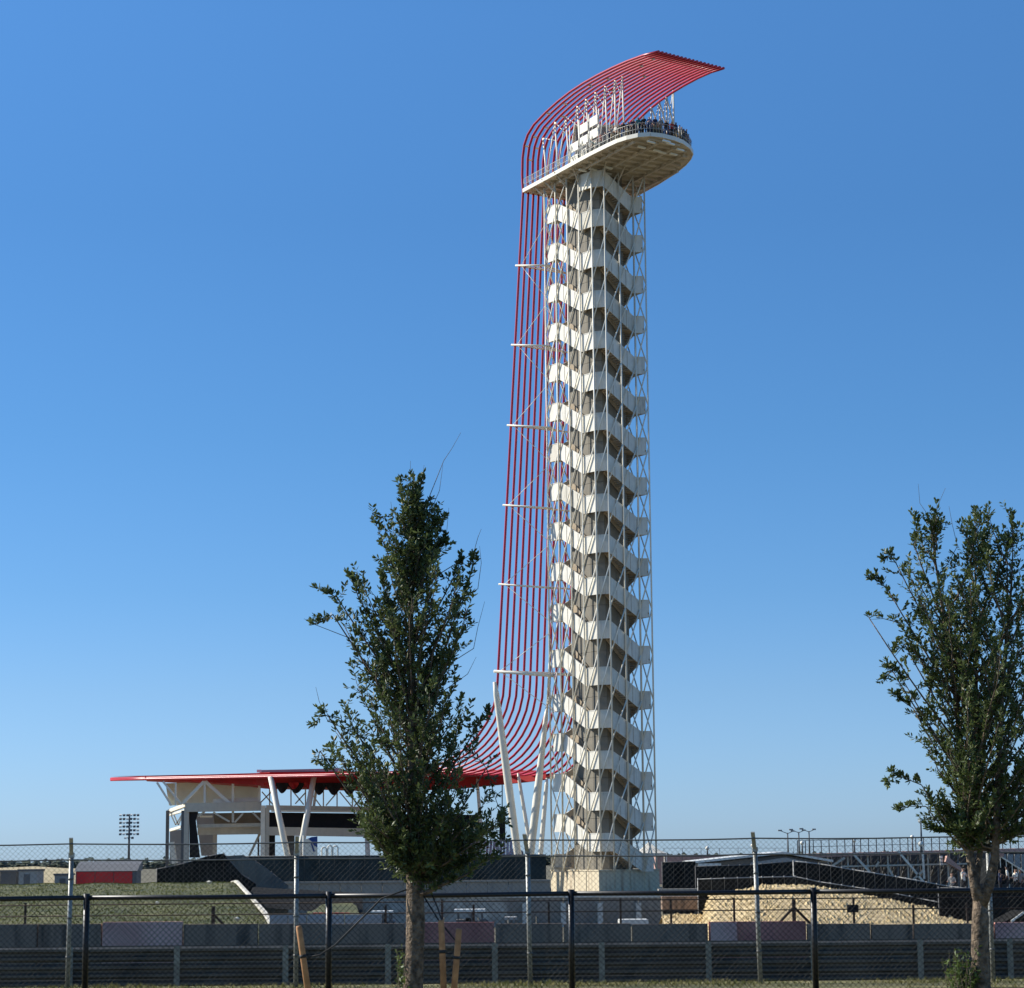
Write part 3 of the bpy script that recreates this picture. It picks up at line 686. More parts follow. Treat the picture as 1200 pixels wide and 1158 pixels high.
for x1,y1,x2,y2,Ds,r in ((317,910,337,1003,258,.36),(368,910,351,1003,258,.36),(352,945,335,1003,268,.0),(430,980,431,1003,262,.3)):
    if r:
        a, c = at(x1,y1,Ds), at(x2,y2,Ds); c = a+(c-a)*((a.z+2.1)/(a.z-c.z)); MB().tube([a, a.lerp(c,.5), c], [r*.85, r, r*.75], 12).build('canopy_strut', WHITE, st)
sb(323,925,D+1,326,952,D+1,.3,WHITE,'truss_post'); sb(372,915,D+1,367,950,D+1,.3,WHITE,'truss_post')
b = MB(); b.prism([at(333,978,D+3),at(345,978,D+3),at(345,1004,D+3),at(335,1004,D+3)], (0,.3,0)); b.build('dark_panel', GREYD, st)
b = MB(); b.box((at(585,950,262).x,262,at(585,986,262).z), (at(592,950,262).x,264,at(585,950,262).z)); b.build('speaker_stack', BLKP, st)
MB().beam(at(588.5,912,263), at(588.5,950,263), .12).build('speaker_cable', BLKP, st)
sb(560,955,D,560,1000,D,.5,STEELT,'stage_column',toground=True); sb(470,950,D,470,1000,D,.5,STEELT,'stage_column',toground=True)
b = MB(); b.prism([at(303,902.5,272),at(400,900.5,272),at(400,904,272),at(303,905,272)], (0,6,0)); b.build('upper_roof_box', GREYP, st)
MB().box((at(302,905,271).x,270,at(302,905,270).z),(at(307,905,271).x,270.6,at(302,902,270).z)).build('roof_lamp', WHITE, st)

# ================================================================== CROWD ON THE DECK
def person_mesh(variant):
    R = random.Random(variant); H = 1.0
    lean = R.uniform(-.03,.05); arm = [(.0,.35,.9),(.2,.5,1.15),(-.1,.2,.80),(.35,.25,1.35),(.1,.4,1.0)][variant % 5]
    P = {}; E_ = []; Rr = {}
    def a(n_, p, r, par=None):
        P[n_] = len(P); Rr[n_] = r; vs.append(p)
        if par: es.append((P[par], P[n_]))
    vs = []; es = []
    st_ = R.uniform(.09,.15)
    a('pel',(0,0,.92),(.155,.115)); a('waist',(0,-lean*.3,1.08),(.14,.10),'pel'); a('chest',(0,-lean,1.32),(.165,.11),'waist'); a('neck',(0,-lean*1.2,1.47),(.055,.055),'chest'); a('jaw',(0,-lean*1.3-.01,1.56),(.07,.08),'neck'); a('head',(0,-lean*1.4,1.66),(.082,.098),'jaw')
    for s_, sn in ((-1,'l'),(1,'r')):
        a('sh'+sn,(s_*.17,-lean,1.40),(.06,.06),'chest'); a('el'+sn,(s_*(.25+.06*arm[0]),-arm[0]*.3+.0,1.14),(.042,.042),'sh'+sn)
        a('wr'+sn,(s_*.20,-arm[1]*.6,arm[2] if s_ < 0 else arm[2]*.96),(.03,.028),'el'+sn); a('ha'+sn,(s_*.18,-arm[1]*.6-.07,(arm[2]+.02) if s_ < 0 else arm[2]*.96+.02),(.036,.018),'wr'+sn)
        a('hip'+sn,(s_*.09,0,.86),(.095,.10),'pel'); a('kn'+sn,(s_*st_,-.02,.49),(.062,.065),'hip'+sn); a('an'+sn,(s_*st_,.02,.10),(.042,.045),'kn'+sn); a('to'+sn,(s_*(st_+.02),-.14,.045),(.042,.03),'an'+sn)
    me = bpy.data.meshes.new('sk'); me.from_pydata(vs, es, []); o = bpy.data.objects.new('sk', me); COL.objects.link(o)
    md = o.modifiers.new('skin','SKIN'); md.use_smooth_shade = True
    names = list(P)
    for i, nm in enumerate(names): me.skin_vertices[0].data[i].radius = Rr[nm]; me.skin_vertices[0].data[i].use_root = (nm == 'pel')
    sd = o.modifiers.new('sub','SUBSURF'); sd.levels = 1; sd.render_levels = 1
    dg = bpy.context.evaluated_depsgraph_get(); ev = o.evaluated_get(dg); em = ev.to_mesh()
    b = MB(); V_ = [v.co.copy() for v in em.vertices]; bone = {}
    segs = [(Vector(vs[i]), Vector(vs[j]), names[j]) for i, j in es]
    mp_ = {'waist':0,'chest':0,'neck':2,'jaw':2,'head':2,'sh':0,'el':0,'wr':2,'ha':2,'hip':1,'kn':1,'an':1,'to':4}
    for pgn in em.polygons:
        c = sum((V_[i] for i in pgn.vertices), V(0,0,0))/len(pgn.vertices); best = 9; bn = None
        for p, q, nm in segs:
            d = q-p; t = max(0, min(1, (c-p).dot(d)/d.length_squared)); e = (c-(p+d*t)).length
            if e < best: best = e; bn = nm
        k = bn if bn in mp_ else bn[:-1]; mi = mp_[k]
        if mi == 2 and c.z > 1.60 and (c.y > -.03 or c.z > 1.70): mi = 3
        b.add([V_[i] for i in pgn.vertices], [tuple(range(len(pgn.vertices)))], mi, True)
    ev.to_mesh_clear(); bpy.data.objects.remove(o); bpy.data.meshes.remove(me)
    # weld
    # nose, ears and separate fingers
    hy = -lean*1.4; b.add([(-.015,hy-.085,1.62),(.015,hy-.085,1.62),(0,hy-.125,1.625),(0,hy-.088,1.665)], [(0,1,2),(1,3,2),(3,0,2)], 2)
    for s_ in (-1,1): b.box((s_*.082-.008,hy-.02,1.60),(s_*.082+.008,hy+.02,1.66),2)
    for s_, nm in ((-1,'hal'),(1,'har')):
        h = Vector(vs[P[nm]])
        for f in range(4): b.beam(h+V((f-1.5)*.018,0,0), h+V((f-1.5)*.02,-.07-.01*(f in (1,2)),-.025), .014, .014, mi=2)
        b.beam(h+V(-s_*.03,.02,0), h+V(-s_*.055,-.03,-.01), .016, .016, mi=2)
    me = bpy.data.meshes.new('person'); me.from_pydata([tuple(v) for v in b.v], [], b.f)
    import bmesh
    me.polygons.foreach_set('material_index', b.m); me.polygons.foreach_set('use_smooth', b.s)
    bm = bmesh.new(); bm.from_mesh(me); bmesh.ops.remove_doubles(bm, verts=bm.verts, dist=.0006); bm.to_mesh(me); bm.free()
    for m in (CLOTH['navy'], CLOTH['black'], SKIN[0], HAIR[0], CLOTH['black']): me.materials.append(m)
    return me
PMESH = [person_mesh(i) for i in range(7)]
def person(loc, rz, top, bottom, label, group=None, R=rnd):
    o = bpy.data.objects.new('person', PMESH[R.randrange(7)]); COL.objects.link(o); o.location = loc; o.rotation_euler = (0,0,rz); s_ = R.uniform(.98,1.12); o.scale = (s_,)*3
    for i, m in enumerate((CLOTH[top], CLOTH[bottom], SKIN[R.choice((0,0,1,1,2))], HAIR[R.choice((0,0,1,1,2))], CLOTH['black'])):
        o.material_slots[i].link = 'OBJECT'; o.material_slots[i].material = m
    tag(o, label, 'person', group); return o
ordn = 'first second third fourth fifth sixth seventh eighth ninth tenth eleventh twelfth thirteenth fourteenth fifteenth sixteenth seventeenth eighteenth nineteenth twentieth'.split()
ordn += ['twenty-'+o for o in ordn[:9]]+['thirtieth']+['thirty-'+o for o in ordn[:9]]
tops_ = ['navy','black','navy','blue','black','white','navy','grey','black','teal','navy','red','black','blue','white','navy','black','grey','navy','black']
path = []
for i in range(3, 14):
    a, c = outl[i], outl[i+1]; L = (c-a).length; m_ = max(1, int(L/.56)); path += [a.lerp(c, j/m_) for j in range(m_)]
k = 0
for p in path:
    q = inset(p, .38+rnd.uniform(0,.1)); dr = p-cen; rz = math.atan2(dr.y, dr.x)+math.pi/2
    t = tops_[(k*7) % 20]; bt = rnd.choice(('navy','black','blue','khaki','black'))
    person(V(q.x, q.y, ZD), rz+rnd.uniform(-.5,.5), t, bt, f'{ordn[k]} person from the left leaning at the front deck rail, {t} top', 'people along the tower deck rail'); k += 1
for ri, r_ in enumerate((.95, 1.55, 2.3)):
    for j, p in enumerate(path):
        if j >= len(ordn) or rnd.random() < .15+.1*ri: continue
        q = inset(p, r_+rnd.uniform(-.12,.15))+V(rnd.uniform(-.15,.15),rnd.uniform(-.15,.15),0); dr = p-cen
        t = rnd.choice(('navy','black','navy','black','blue','grey'))
        person(V(q.x, q.y, ZD), math.atan2(dr.y, dr.x)+math.pi/2+rnd.uniform(-1,1), t, 'black', f'person in {t} top in the {["second","third","fourth"][ri]} row behind the {ordn[j]} person along the deck rail', 'crowd behind the front row on the tower deck')
for j, (xp, t) in enumerate(((682,'grey'),(688,'teal'),(694,'navy'),(699,'red'),(704,'navy'),(672,'white'))):
    q = inset(edge_pt(xp), .6); person(V(q.x, q.y, ZD), -2, t, 'black', f'person in {t} top at the straight left deck rail, {["near the elevator head","beside the white screens","midway along","right before the crowd","next to the packed corner","farthest back"][j]}')

# ================================================================== MIDDLE GROUND, LEFT
# red container
D = 190; q = at(89,1012,D); q2 = at(160,1012,D); zt = at(120,1013,D).z; ct = thing('storage_container', (q.x, D, -2), 'red storage container with grey lid behind the grass mound', 'container')
W_ = (q2.x-q.x)
MB().box((q.x, D, -2.1), (q2.x, D+2.4, zt-.55)).build('body', GREYD, ct)
for k in range(3):
    x0 = q.x+.05+k*(W_-.35)/3; MB().box((x0+.03, D-.05, -1.9), (x0+(W_-.35)/3-.03, D-.003, zt-.6)).build('door_panel', CONTR, ct)
MB().box((q2.x-.28, D-.06, -1.9), (q2.x-.05, D-.003, zt-.6)).build('end_panel', GREYD, ct)
b = MB(); b.prism([(q.x-.1, D-.15, zt-.545), (q.x-.1, D+2.5, zt-.545), (q.x-.1, D+2.5, zt+.25), (q.x-.1, D+1.4, zt+.02)], (W_+.2, 0, 0)); b.build('lid', mat('grey_lid', (.16,.165,.18), .6), ct)
# stadium floodlight mast
D = 900; c = at(151, 1000, D); mz = at(151, 954, D).z
lt = thing('floodlight_mast', (c.x, D, -2), 'distant stadium floodlight mast with stacked lamp rows left of the stage', 'light mast')
MB().tube([(c.x, D, -2), (c.x, D, mz)], [.55, .3], 8).build('mast', GREYD, lt)
for r_ in range(7):
    zz = mz-.6-r_*1.45; n_ = 6 if r_ < 6 else 3
    MB().beam((c.x-3.6*(n_/6), D, zz+.3), (c.x+3.6*(n_/6), D, zz+.3), .14).build('lamp_bar', GREYD, lt)
    for k in range(n_):
        x = c.x+(k-(n_-1)/2)*1.35; b = MB(); b.prism([(x-.5, D-.5, zz-.3),(x+.5, D-.5, zz-.3),(x+.4, D+.2, zz),(x-.4, D+.2, zz)], (0,0,.6)); b.build('floodlight', GREYD if (k+r_)%3 else LAMPM, lt)
# far tan hill and buildings left
rowsf = []
for D, z in ((255,-2.2),(300,-.4),(360,.4),(420,.6),(470,-2.3)):
    rowsf.append([V(at(x, 1010, D).x, D, z+.25*math.sin(x*.05)) for x in (-300,-150,-60,0,40,80,100)]+[V(at(125,1010,D).x, D, -2.25)])
strip_surface(rowsf, 'tan_hill', TANB)
for i, (x0, x1, y0, D, lb) in enumerate(((0,19,1022,228,'small low dark grey shed at the far left edge behind the mound'),(22,44,1021,226,'low flat-topped grey shed right of the far left one'),(64,80,1026,232,'tiny grey shed on the tan field near the fence post'))):
    a, c = at(x0,y0,D), at(x1,y0,D); t_ = thing('shed', (a.x, D, -2.1), lb, 'shed')
    MB().box((a.x, D, -2.2), (c.x, D+3, a.z)).build('wall', GREYP if i else GREYD, t_); MB().box((a.x-.1, D-.1, a.z+.002), (c.x+.1, D+3.1, a.z+.18)).build('roof', GREYD, t_)
    MB().box((a.x+.5, D-.04, -2.1), (a.x+1.1, D-.003, a.z-.3)).build('door', GREYD, t_)
# far tree line
def treeline(x0, x1, D, h0, h1, name, lb):
    b = MB(); x = x0
    R = random.Random(int(D)); 
    while x < x1:
        w = R.uniform(4, 12); h = R.uniform(h0, h1); 
        for _ in range(70):
            cx = x+R.uniform(-w,w); cz = -2+h*R.random()**1.4*(1-.5*abs(cx-x)/w); s_ = R.uniform(.5,1.1)
            b.add([(cx-s_, D+R.uniform(-8,8), cz), (cx+s_, D, cz+R.uniform(-.5,.5)), (cx+R.uniform(-.5,.5), D, cz+s_), (cx, D-2, cz-s_)], [(0,1,2),(0,3,1)])
        x += w*.5
    tag(b.build(name, FARG), lb, 'trees', kind='stuff')
treeline(-420, 420, 1100, 3.5, 5.5, 'far_treeline', 'far hazy line of low trees on the horizon')

# windscreen fences
def screen(pts, D, ybot, m, name, label, posts_step=9, railm=GREYD, railr=.03, depthf=None, sub=None):
    """cloth fence following a top line; pts = (pixel x, pixel y) of the top line"""
    P0 = at(pts[0][0], pts[0][1], D); t_ = thing(name, (P0.x, D, gz(D)), label, 'fence')
    for i in range(len(pts)-1):
        (x0,y0), (x1,y1) = pts[i], pts[i+1]; D0 = depthf(x0) if depthf else D; D1 = depthf(x1) if depthf else D
        a, c = at(x0,y0,D0), at(x1,y1,D1); m_ = max(1, int(abs(x1-x0)/posts_step))
        for j in range(m_):
            p, q = a.lerp(c, j/m_), a.lerp(c, (j+1)/m_); pb = V(p.x, p.y, gz(p.y)-.1) if ybot is None else V(p.x, p.y, at(600, ybot, p.y).z); qb = V(q.x, q.y, gz(q.y)-.1) if ybot is None else V(q.x, q.y, at(600, ybot, q.y).z)
            g = (q-p)*.01; mid = (p+q)/2+V(0,-.03,0); midb = (pb+qb)/2+V(0,-.03,0)
            b = MB(); b.add([p+g, mid, q-g, qb-g, midb, pb+g, p+g+V(0,.02,0), mid+V(0,.02,0), q-g+V(0,.02,0), qb-g+V(0,.02,0), midb+V(0,.02,0), pb+g+V(0,.02,0)], [(0,5,4,1),(1,4,3,2),(6,7,10,11),(7,8,9,10),(0,1,7,6),(1,2,8,7)])
            b.build('cloth_panel', m, t_)
            MB().tube([pb+V(0,.05,0), p+V(0,.05,.08)], railr, 5).build('post', railm, t_)
        MB().tube([a+V(0,.05,.02), c+V(0,.05,.02)], railr*.8, 5).build('top_rail', railm, t_)
    return t_
screen([(184,1019),(205,1015),(225,1010),(243,1004),(262,1001),(270,1010),(283,1025),(300,1036)], 118, None, SCREEN, 'cloth_fence', 'black cloth-covered fence humped above the right end of the grass mound', 8)
screen([(264,1004),(285,1003),(300,1010),(318,1023),(338,1039)], 126, None, SCREENG, 'cloth_fence', 'pale grey see-through mesh fence sloping down right of the black humped one', 10)
screen([(286,1004),(640,1002)], 150, 1037, SCREENB, 'cloth_fence', 'long blue-grey cloth-covered fence in front of the stage', 17)
# grey retaining wall below it
b = MB(); a, c = at(300,1036,147), at(645,1036,147); 
rw = thing('retaining_wall', (a.x,147,gz(147)), 'grey concrete retaining wall under the blue-grey cloth fence', 'wall')
m_ = 14
for j in range(m_):
    x0 = a.x+(c.x-a.x)*j/m_; x1 = a.x+(c.x-a.x)*(j+1)/m_; MB().box((x0+.02,147,gz(147)-.3),(x1-.02,147.4,a.z+.0)).build('wall_panel', CONCL, rw)
MB().box((a.x,146.9,a.z+.003),(c.x,147.5,a.z+.12)).build('coping', CONCL, rw)
# asphalt ramp and grass patch below
strip_surface([[at(285,1062,92)+V(0,0,.0), at(425,1072,92)],[at(296,1040,110), at(425,1052,112)],[at(300,1039,140), at(425,1047,140)]], 'service_road', ASPH)
strip_surface([[at(352,1085,78), at(425,1085,78)],[at(362,1064,96), at(418,1062,96)],[at(372,1060,100), at(412,1058,100)]], 'grass_patch', GRASS)
# red crates row on the patch
for k in range(7):
    q = at(369+k*6.3, 1078, 88); b = MB(); b.box((q.x-.09,88,q.z),(q.x+.09,88.35,q.z+.24)); t_ = thing('tyre_block', (q.x,88,q.z), f'{ordn[k]} small red kerb block from the left on the grass patch by the service road', 'block', 'red kerb blocks on the grass patch'); b.build('block_body', CONTR, t_); MB().box((q.x-.07,88.02,q.z+.242),(q.x+.07,88.33,q.z+.26)).build('block_cap', CONTR, t_)
# pale low barrier 315-450 and parked car-like cart
lb_ = thing('low_barrier', (at(315,1080,74).x,74,gz(74)), 'pale grey low barrier right of the grass mound', 'barrier')
for k in range(6):
    a, c = at(316+k*22,1072,74), at(316+(k+1)*22-1,1072,74); MB().prism([(a.x,73.8,gz(74)-.1),(a.x,74,a.z-.15),(a.x,74.05,a.z),(a.x,74.2,a.z),(a.x,74.4,gz(74)-.1)], (c.x-a.x,0,0)).build('barrier_block', GREYP, lb_)
# plaza wall in front of the tower
DPW = 120
pw = thing('plaza_wall', (at(420,1080,DPW).x, DPW, gz(DPW)), 'long grey plaza wall with white cap rail and buttresses in front of the tower', 'wall')
PWL = mat('sunlit_speckle_wall_panel', (.30,.30,.29), .85, scale=1.5, base2=(.62,.62,.60), detail=10)  # bright speckle of mesh in sun is painted into this panel colour
xe = [420,450,480,520,560,595,628,660,703,748,775]
for a_, c_ in zip(xe, xe[1:]):
    a, c = at(a_,1050,DPW), at(c_,1050,DPW); zc = at((a_+c_)/2, 1052, DPW).z
    MB().box((a.x+.02, DPW, gz(DPW)-.2), (c.x-.02, DPW+.3, zc)).build('wall_panel', PWL if c_ <= 595 else CONCL, pw)
    MB().box((a.x, DPW-.08, zc+.003), (c.x, DPW+.38, zc+.12)).build('cap', ROOFW, pw)
for x in (615,660,703,748):
    a = at(x,1058,DPW); MB().prism([(a.x-.13,DPW-.003,a.z),(a.x-.13,DPW-.25,a.z),(a.x-.13,DPW-.6,gz(DPW)-.2),(a.x-.13,DPW-.003,gz(DPW)-.2)], (.26,0,0)).build('buttress', CONCW, pw)
# stair rails / ledges right of the wall
for (x0,x1,y0,y1,D,m,lb) in ((776,828,1051,1056,116,CONC,'dark concrete ledge right of the plaza wall'),(772,850,1042,1049,122,CONCL,'grey concrete step above the dark ledge by the tower base'),(726,760,1078,1083,72,ROOFW,'white flat slab lying on the barrier line below the tower')):
    a, c = at(x0,y0,D), at(x1,y1,D); b = MB(); b.box((a.x,D,c.z-.4 if D > 80 else c.z),(c.x,D+1.2,a.z)); tag(b.build('concrete_ledge', m), lb, 'ledge')
# utility carts
def cart(x0, x1, ytop, ybot, D, lb, cabm=ROOFW):
    a, c = at(x0, ytop, D), at(x1, ybot, D); L = c.x-a.x; z0, z1 = c.z, a.z; H = z1-z0; x = a.x
    t_ = thing('utility_cart', (a.x, D, z0), lb, 'cart', 'utility carts parked by the plaza wall')
    b = MB(); b.prism([(x,D,z0+.25*H),(x+L,D,z0+.25*H),(x+L,D,z0+.45*H),(x+.8*L,D,z0+.52*H),(x+.7*L,D,z0+.42*H),(x+.3*L,D,z0+.42*H),(x+.25*L,D,z0+.5*H),(x,D,z0+.5*H)], (0,1.2,0)); b.build('body', GREYD, t_)
    MB().box((x-.05*L,D-.05,z1-.1),(x+.9*L,D+1.25,z1)).build('roof', cabm, t_)
    for f in (.08,.5,.82):
        for yy in (D+.03, D+1.17): MB().beam((x+f*L,yy,z0+.42*H),(x+(f-.02)*L,yy,z1-.1), .05).build('roof_post', GREYD, t_)
    MB().box((x+.3*L,D+.2,z0+.422*H),(x+.55*L,D+1.0,z0+.56*H)).build('seat', SCREEN, t_)
    for f in (.2,.8):
        for yy in (D-.06, D+1.12): MB().tube([(x+f*L,yy,z0+.16*H),(x+f*L,yy+.14,z0+.16*H)], .16*H, 14).build('wheel', SCREEN, t_)
cart(436,462,1068,1090,84,'small dark utility cart with a flat white top left of the young tree')
cart(534,572,1066,1090,86,'wider utility cart with bright white roof right of the young tree trunk')
cart(592,607,1075,1092,84,'grey utility cart half hidden by the barrier near the tall fence post', GREYP)
# grey buildings left of the tower
D = 262; a, c = at(500,1000,D), at(605,996,D); gb = thing('building', (a.x, D, -2.2), 'grey flat building with white ribbed roof between the young tree and the tower', 'building')
MB().box((a.x,D,-2.3),(c.x,D+12,at(600,1003,D).z)).build('wall', GREYP, gb)
zr_ = at(600,1003,D).z
b = MB(); 
for k in range(26):
    x0 = a.x+(c.x-a.x)*k/26; x1 = a.x+(c.x-a.x)*(k+1)/26-.06
    MB().prism([(x0,D-.4,zr_+.01),(x1,D-.4,zr_+.01),(x1,D+12,zr_+1.6),(x0,D+12,zr_+1.6)], (0,0,.12)).build('roof_sheet', ROOFW, gb)
for x in (515,540,566): p = at(x,1020,D); MB().box((p.x-.5,D-.05,p.z-1.4),(p.x+.5,D-.004,p.z+.4)).build('window', GLASS, gb)
b = MB(); a, c = at(523,1035,200), at(560,1035,200)
# banner with a blue emblem, white arches
D = 215; a, c = at(355,982,D), at(372,978,D); bn = thing('banner', (a.x,D,-2.1), 'white banner with dark blue curved emblem on a pole in front of the stage', 'banner')
MB().prism([at(356,984,D),at(372,980,D),at(372,1004,D),at(356,1004,D)], (0,.04,0)).build('banner_cloth', TARP, bn)
b = MB(); b.prism([at(361,983,D-.02),at(365,981,D-.02),at(372,980.3,D-.02),at(372,993,D-.02),at(368,991,D-.02),at(365,986,D-.02)], (0,-.02,0)); b.prism([at(364,988,D-.02),at(366,989,D-.02),at(369,998,D-.02),at(367,998,D-.02)], (0,-.02,0)); b.build('blue_emblem', BLUEF, bn)
a = at(355.5,979,D); MB().tube([(a.x,D,-2.1),(a.x,D,a.z)], .06, 6).build('banner_pole', WHITE, bn)
for k,(x0,x1,y0) in enumerate(((377,382.5,993),(384,389,991),(390,396,991.5))):
    D = 190; a, c = at(x0,y0,D), at(x1,y0,D); b = MB(); b.tube([(a.x,D,-2.1),(a.x,D,a.z-.12),(a.x+.12,D,a.z),(c.x-.12,D,a.z),(c.x,D,a.z-.12),(c.x,D,-2.1)], .06, 6)
    tag(b.build('gate_arch', WHITE), ['leftmost white tubular arch behind the blue-grey fence','middle white tubular arch behind the blue-grey fence','rightmost white tubular arch behind the blue-grey fence'][k], 'arch')

# ================================================================== RIGHT SIDE
# white-roofed tents near the tower base
def tent(x0, x1, yb, yt, D, lb):
    a, c, p = at(x0,yb,D), at(x1,yb,D), at((x0+x1)/2,yt,D); w = c.x-a.x; t_ = thing('tent', (p.x,D,-2.1), lb, 'tent')
    b = MB(); ap = V(p.x, D+w/2, p.z+.3); cs = [V(a.x,D,a.z),V(c.x,D,a.z),V(c.x,D+w,a.z),V(a.x,D+w,a.z)]; md = [(q+ap)/2-V(0,0,.25) for q in cs]
    b.add(cs+md+[ap], [(i,(i+1)%4,4+(i+1)%4,4+i) for i in range(4)]+[(4+i,4+(i+1)%4,8) for i in range(4)], 0, True); b.build('tent_roof', TARP, t_)
    for q in cs: MB().tube([V(q.x,q.y,-2.1), q], .06, 5).build('pole', WHITE, t_)
    for q, r in zip(cs, cs[1:]+cs[:1]): MB().prism([q-V(0,0,.35), r-V(0,0,.35), r-V(0,0,.003), q-V(0,0,.003)], (0,.03,0)).build('valance', TARP, t_)
tent(742,781,1000,989,300,'white peaked tent behind the right side of the tower base')
tent(597,613,998,990,285,'small white tent behind the raking struts left of the tower')
# railing line on the far embankment (775-880)
def railing(x0, x1, y0, y1, D, hgt, step, name, lb, cat='railing', rr=.035):
    a, c = at(x0,y0,D), at(x1,y1,D); t_ = thing(name, (a.x,D,a.z-hgt), lb, cat); m_ = max(2, int((c-a).length/step))
    for j in range(m_+1): p = a.lerp(c, j/m_); MB().beam(p-V(0,0,hgt), p+V(0,0,.02), rr*1.6).build('post', GREYD, t_)
    for f in (0,.5): MB().beam(a-V(0,0,f*hgt), c-V(0,0,f*hgt), rr).build('rail', GREYD, t_)
    return t_
railing(778,930,994,994,310,2.2,2.2,'railing','distant dark railing on the embankment right of the tower')
b = MB(); a, c = at(770,1001,318), at(1230,996,318); b.box((a.x,318,-2.3),(c.x,335,at(900,1001,318).z)); tag(b.build('embankment', PINKST, kind='structure'))
# dark screened building with white roof
D = 160; wb = thing('building', (at(815,1012,D).x,D,gz(D)), 'dark screened pavilion with a low white gable roof right of the tower', 'building')
q = [at(818,1010,D), at(960,1013,D)]; rg = at(918,998,D)
xA, xB, xR = q[0].x, q[1].x+.6, rg.x; zA = q[0].z; zR = rg.z
MB().prism([(xA,D,gz(D)-.2),(xB,D,gz(D)-.2),(xB,D,zA-.15),(xR,D,zR-.25),(xA,D,zA-.15)], (0,10,0)).build('wall', GREYD, wb)
MB().prism([(xA-.3,D-.5,zA-.1),(xR,D-.5,zR-.15),(xR,D-.5,zR),(xA-.3,D-.5,zA+.05)], (0,11,0)).build('roof', ROOFW, wb)
MB().prism([(xR+.01,D-.5,zR-.15),(xB+.3,D-.5,zA-.1),(xB+.3,D-.5,zA+.05),(xR+.01,D-.5,zR)], (0,11,0)).build('roof', ROOFW, wb)
a, c = at(818,1012,D-.55), at(845,1015,D-.55); MB().box((a.x,D-.62,c.z),(c.x,D-.51,a.z)).build('sign_strip', ROOFW, wb)
b = MB(); b.prism([at(880,1011,D-.6),at(920,1005,D-.6),at(963,1013,D-.6),at(963,1016,D-.6),at(920,1011,D-.6),at(880,1013,D-.6)], (0,.08,0)); b.build('gable_panel', GREYP, wb)
screen([(776,1011),(815,1010)], 150, None, SCREEN, 'cloth_fence', 'black cloth fence panel right behind the tower base', 10)
screen([(815,1016),(880,1014),(930,1010)], 140, None, SCREEN, 'cloth_fence', 'black cloth fence in front of the white-roofed pavilion', 11)
df = lambda x: 126
screen([(930,1010),(960,1013),(1000,1020),(1050,1028),(1110,1039),(1150,1044)], 130, None, SCREEN, 'cloth_fence', 'black cloth fence sloping down to the right below the grandstand', 12, GREYP, .05, df)
screen([(818,1031),(880,1029),(932,1028),(960,1034),(1000,1040),(1040,1046),(1080,1054),(1140,1066),(1170,1072)], 112, None, SCREEN, 'cloth_fence', 'lower black cloth fence standing on the gravel bank crest', 13, GREYP, .035)
screen([(1100,1041),(1230,1042)], 104, None, SCREEN, 'cloth_fence', 'black cloth fence behind the right tree trunk', 15)
b = MB(); D = 80; b.prism([at(1172,1083,D),at(1200,1068,D),at(1240,1068,D),at(1240,1085,D)], (0,2,0)); tag(b.build('asphalt_ramp', ASPH), 'dark ramp edge at the far right above the pink barrier', 'ramp')
MB().beam(at(1185,1080,79.9), at(1203,1067,79.9), .07).build('pipe', ROOFW).__setitem__('label', 'thin white pipe leaning on the dark ramp at far right'); bpy.data.objects['pipe']['category'] = 'pipe'
# grandstand understructure
D = 240; gs = thing('grandstand', (at(1040,1030,D).x, D, -2.2), 'open steel grandstand seen from behind with railing along its top', 'grandstand')
top = lambda x: at(x, 1001-(x-930)*(4/120) if x < 1050 else 997-(x-1050)*.02, D)
a, c = top(935), top(1240)
b = MB(); m_ = 24
for j in range(m_):
    p, q = a.lerp(c, j/m_), a.lerp(c, (j+1)/m_); MB().box((p.x+.01, D-.2, p.z-.35), (q.x-.01, D+3, q.z)).build('deck_edge', PINKST, gs)
MB().box((a.x+1, D+7, -2.3), (c.x, D+7.3, c.z-.4)).build('shade_backing', mat('shadowed_understructure', (.035,.035,.04), .9, scale=.8, base2=(.12,.11,.11)), gs)  # dark sheet standing in for the shade under the stand, painted in its colour
m_ = 26
for j in range(m_+1):
    p = a.lerp(c, j/m_)
    MB().beam((p.x, D+.3, -2.2), (p.x, D+.3, p.z-.36), .16, mi=0).build('column', STEELT if j % 2 else GREYD, gs)
    MB().beam((p.x, D+4.5, -2.2), (p.x, D+4.5, p.z-.36), .14).build('column', GREYD, gs)
    MB().beam((p.x, D+.3, p.z-.5), (p.x, D+4.5, p.z-2.6), .14).build('raker', GREYD, gs)
    if j < m_:
        q = a.lerp(c, (j+1)/m_)
        MB().beam((p.x, D+.5, p.z-.4), (q.x, D+2.2, p.z-2.4), .1).build('brace', GREYD, gs)
zm = at(1040,1015,D).z
MB().beam((at(985,1000,D).x, D+.1, zm), (c.x, D+.1, zm+.3), .16).build('tie_beam', STEELT, gs)
for x0,y0,x1,y1 in ((1000,1001,1022,1025),(1052,997,1082,1033),(1082,1020,1068,1033),(1040,1015,1046,1026),(1030,1010,1026,1016),(1081,998,1083,1030),(990,1005,975,1015)):
    MB().beam(at(x0,y0,D-.1), at(x1,y1,D-.1), .22).build('cross_brace', WHITE if x0 in (1052,1081,1000) else STEELT, gs)
for j in range(34):
    p = a.lerp(c, j/33); MB().beam(p+V(0,.1,.0), p+V(0,.1,1.35), .09).build('railing_post', GREYD, gs)
for z in (.7, 1.35): MB().beam(a+V(0,.1,z), c+V(0,.1,z), .05).build('railing', GREYD, gs)
b = MB(); b.prism([at(1110,1003,D-2),at(1128,1018,D-2),at(1128,1022,D-2),at(1108,1010,D-2)], (0,1,0)); b.build('stair_flight', PINKST, gs)
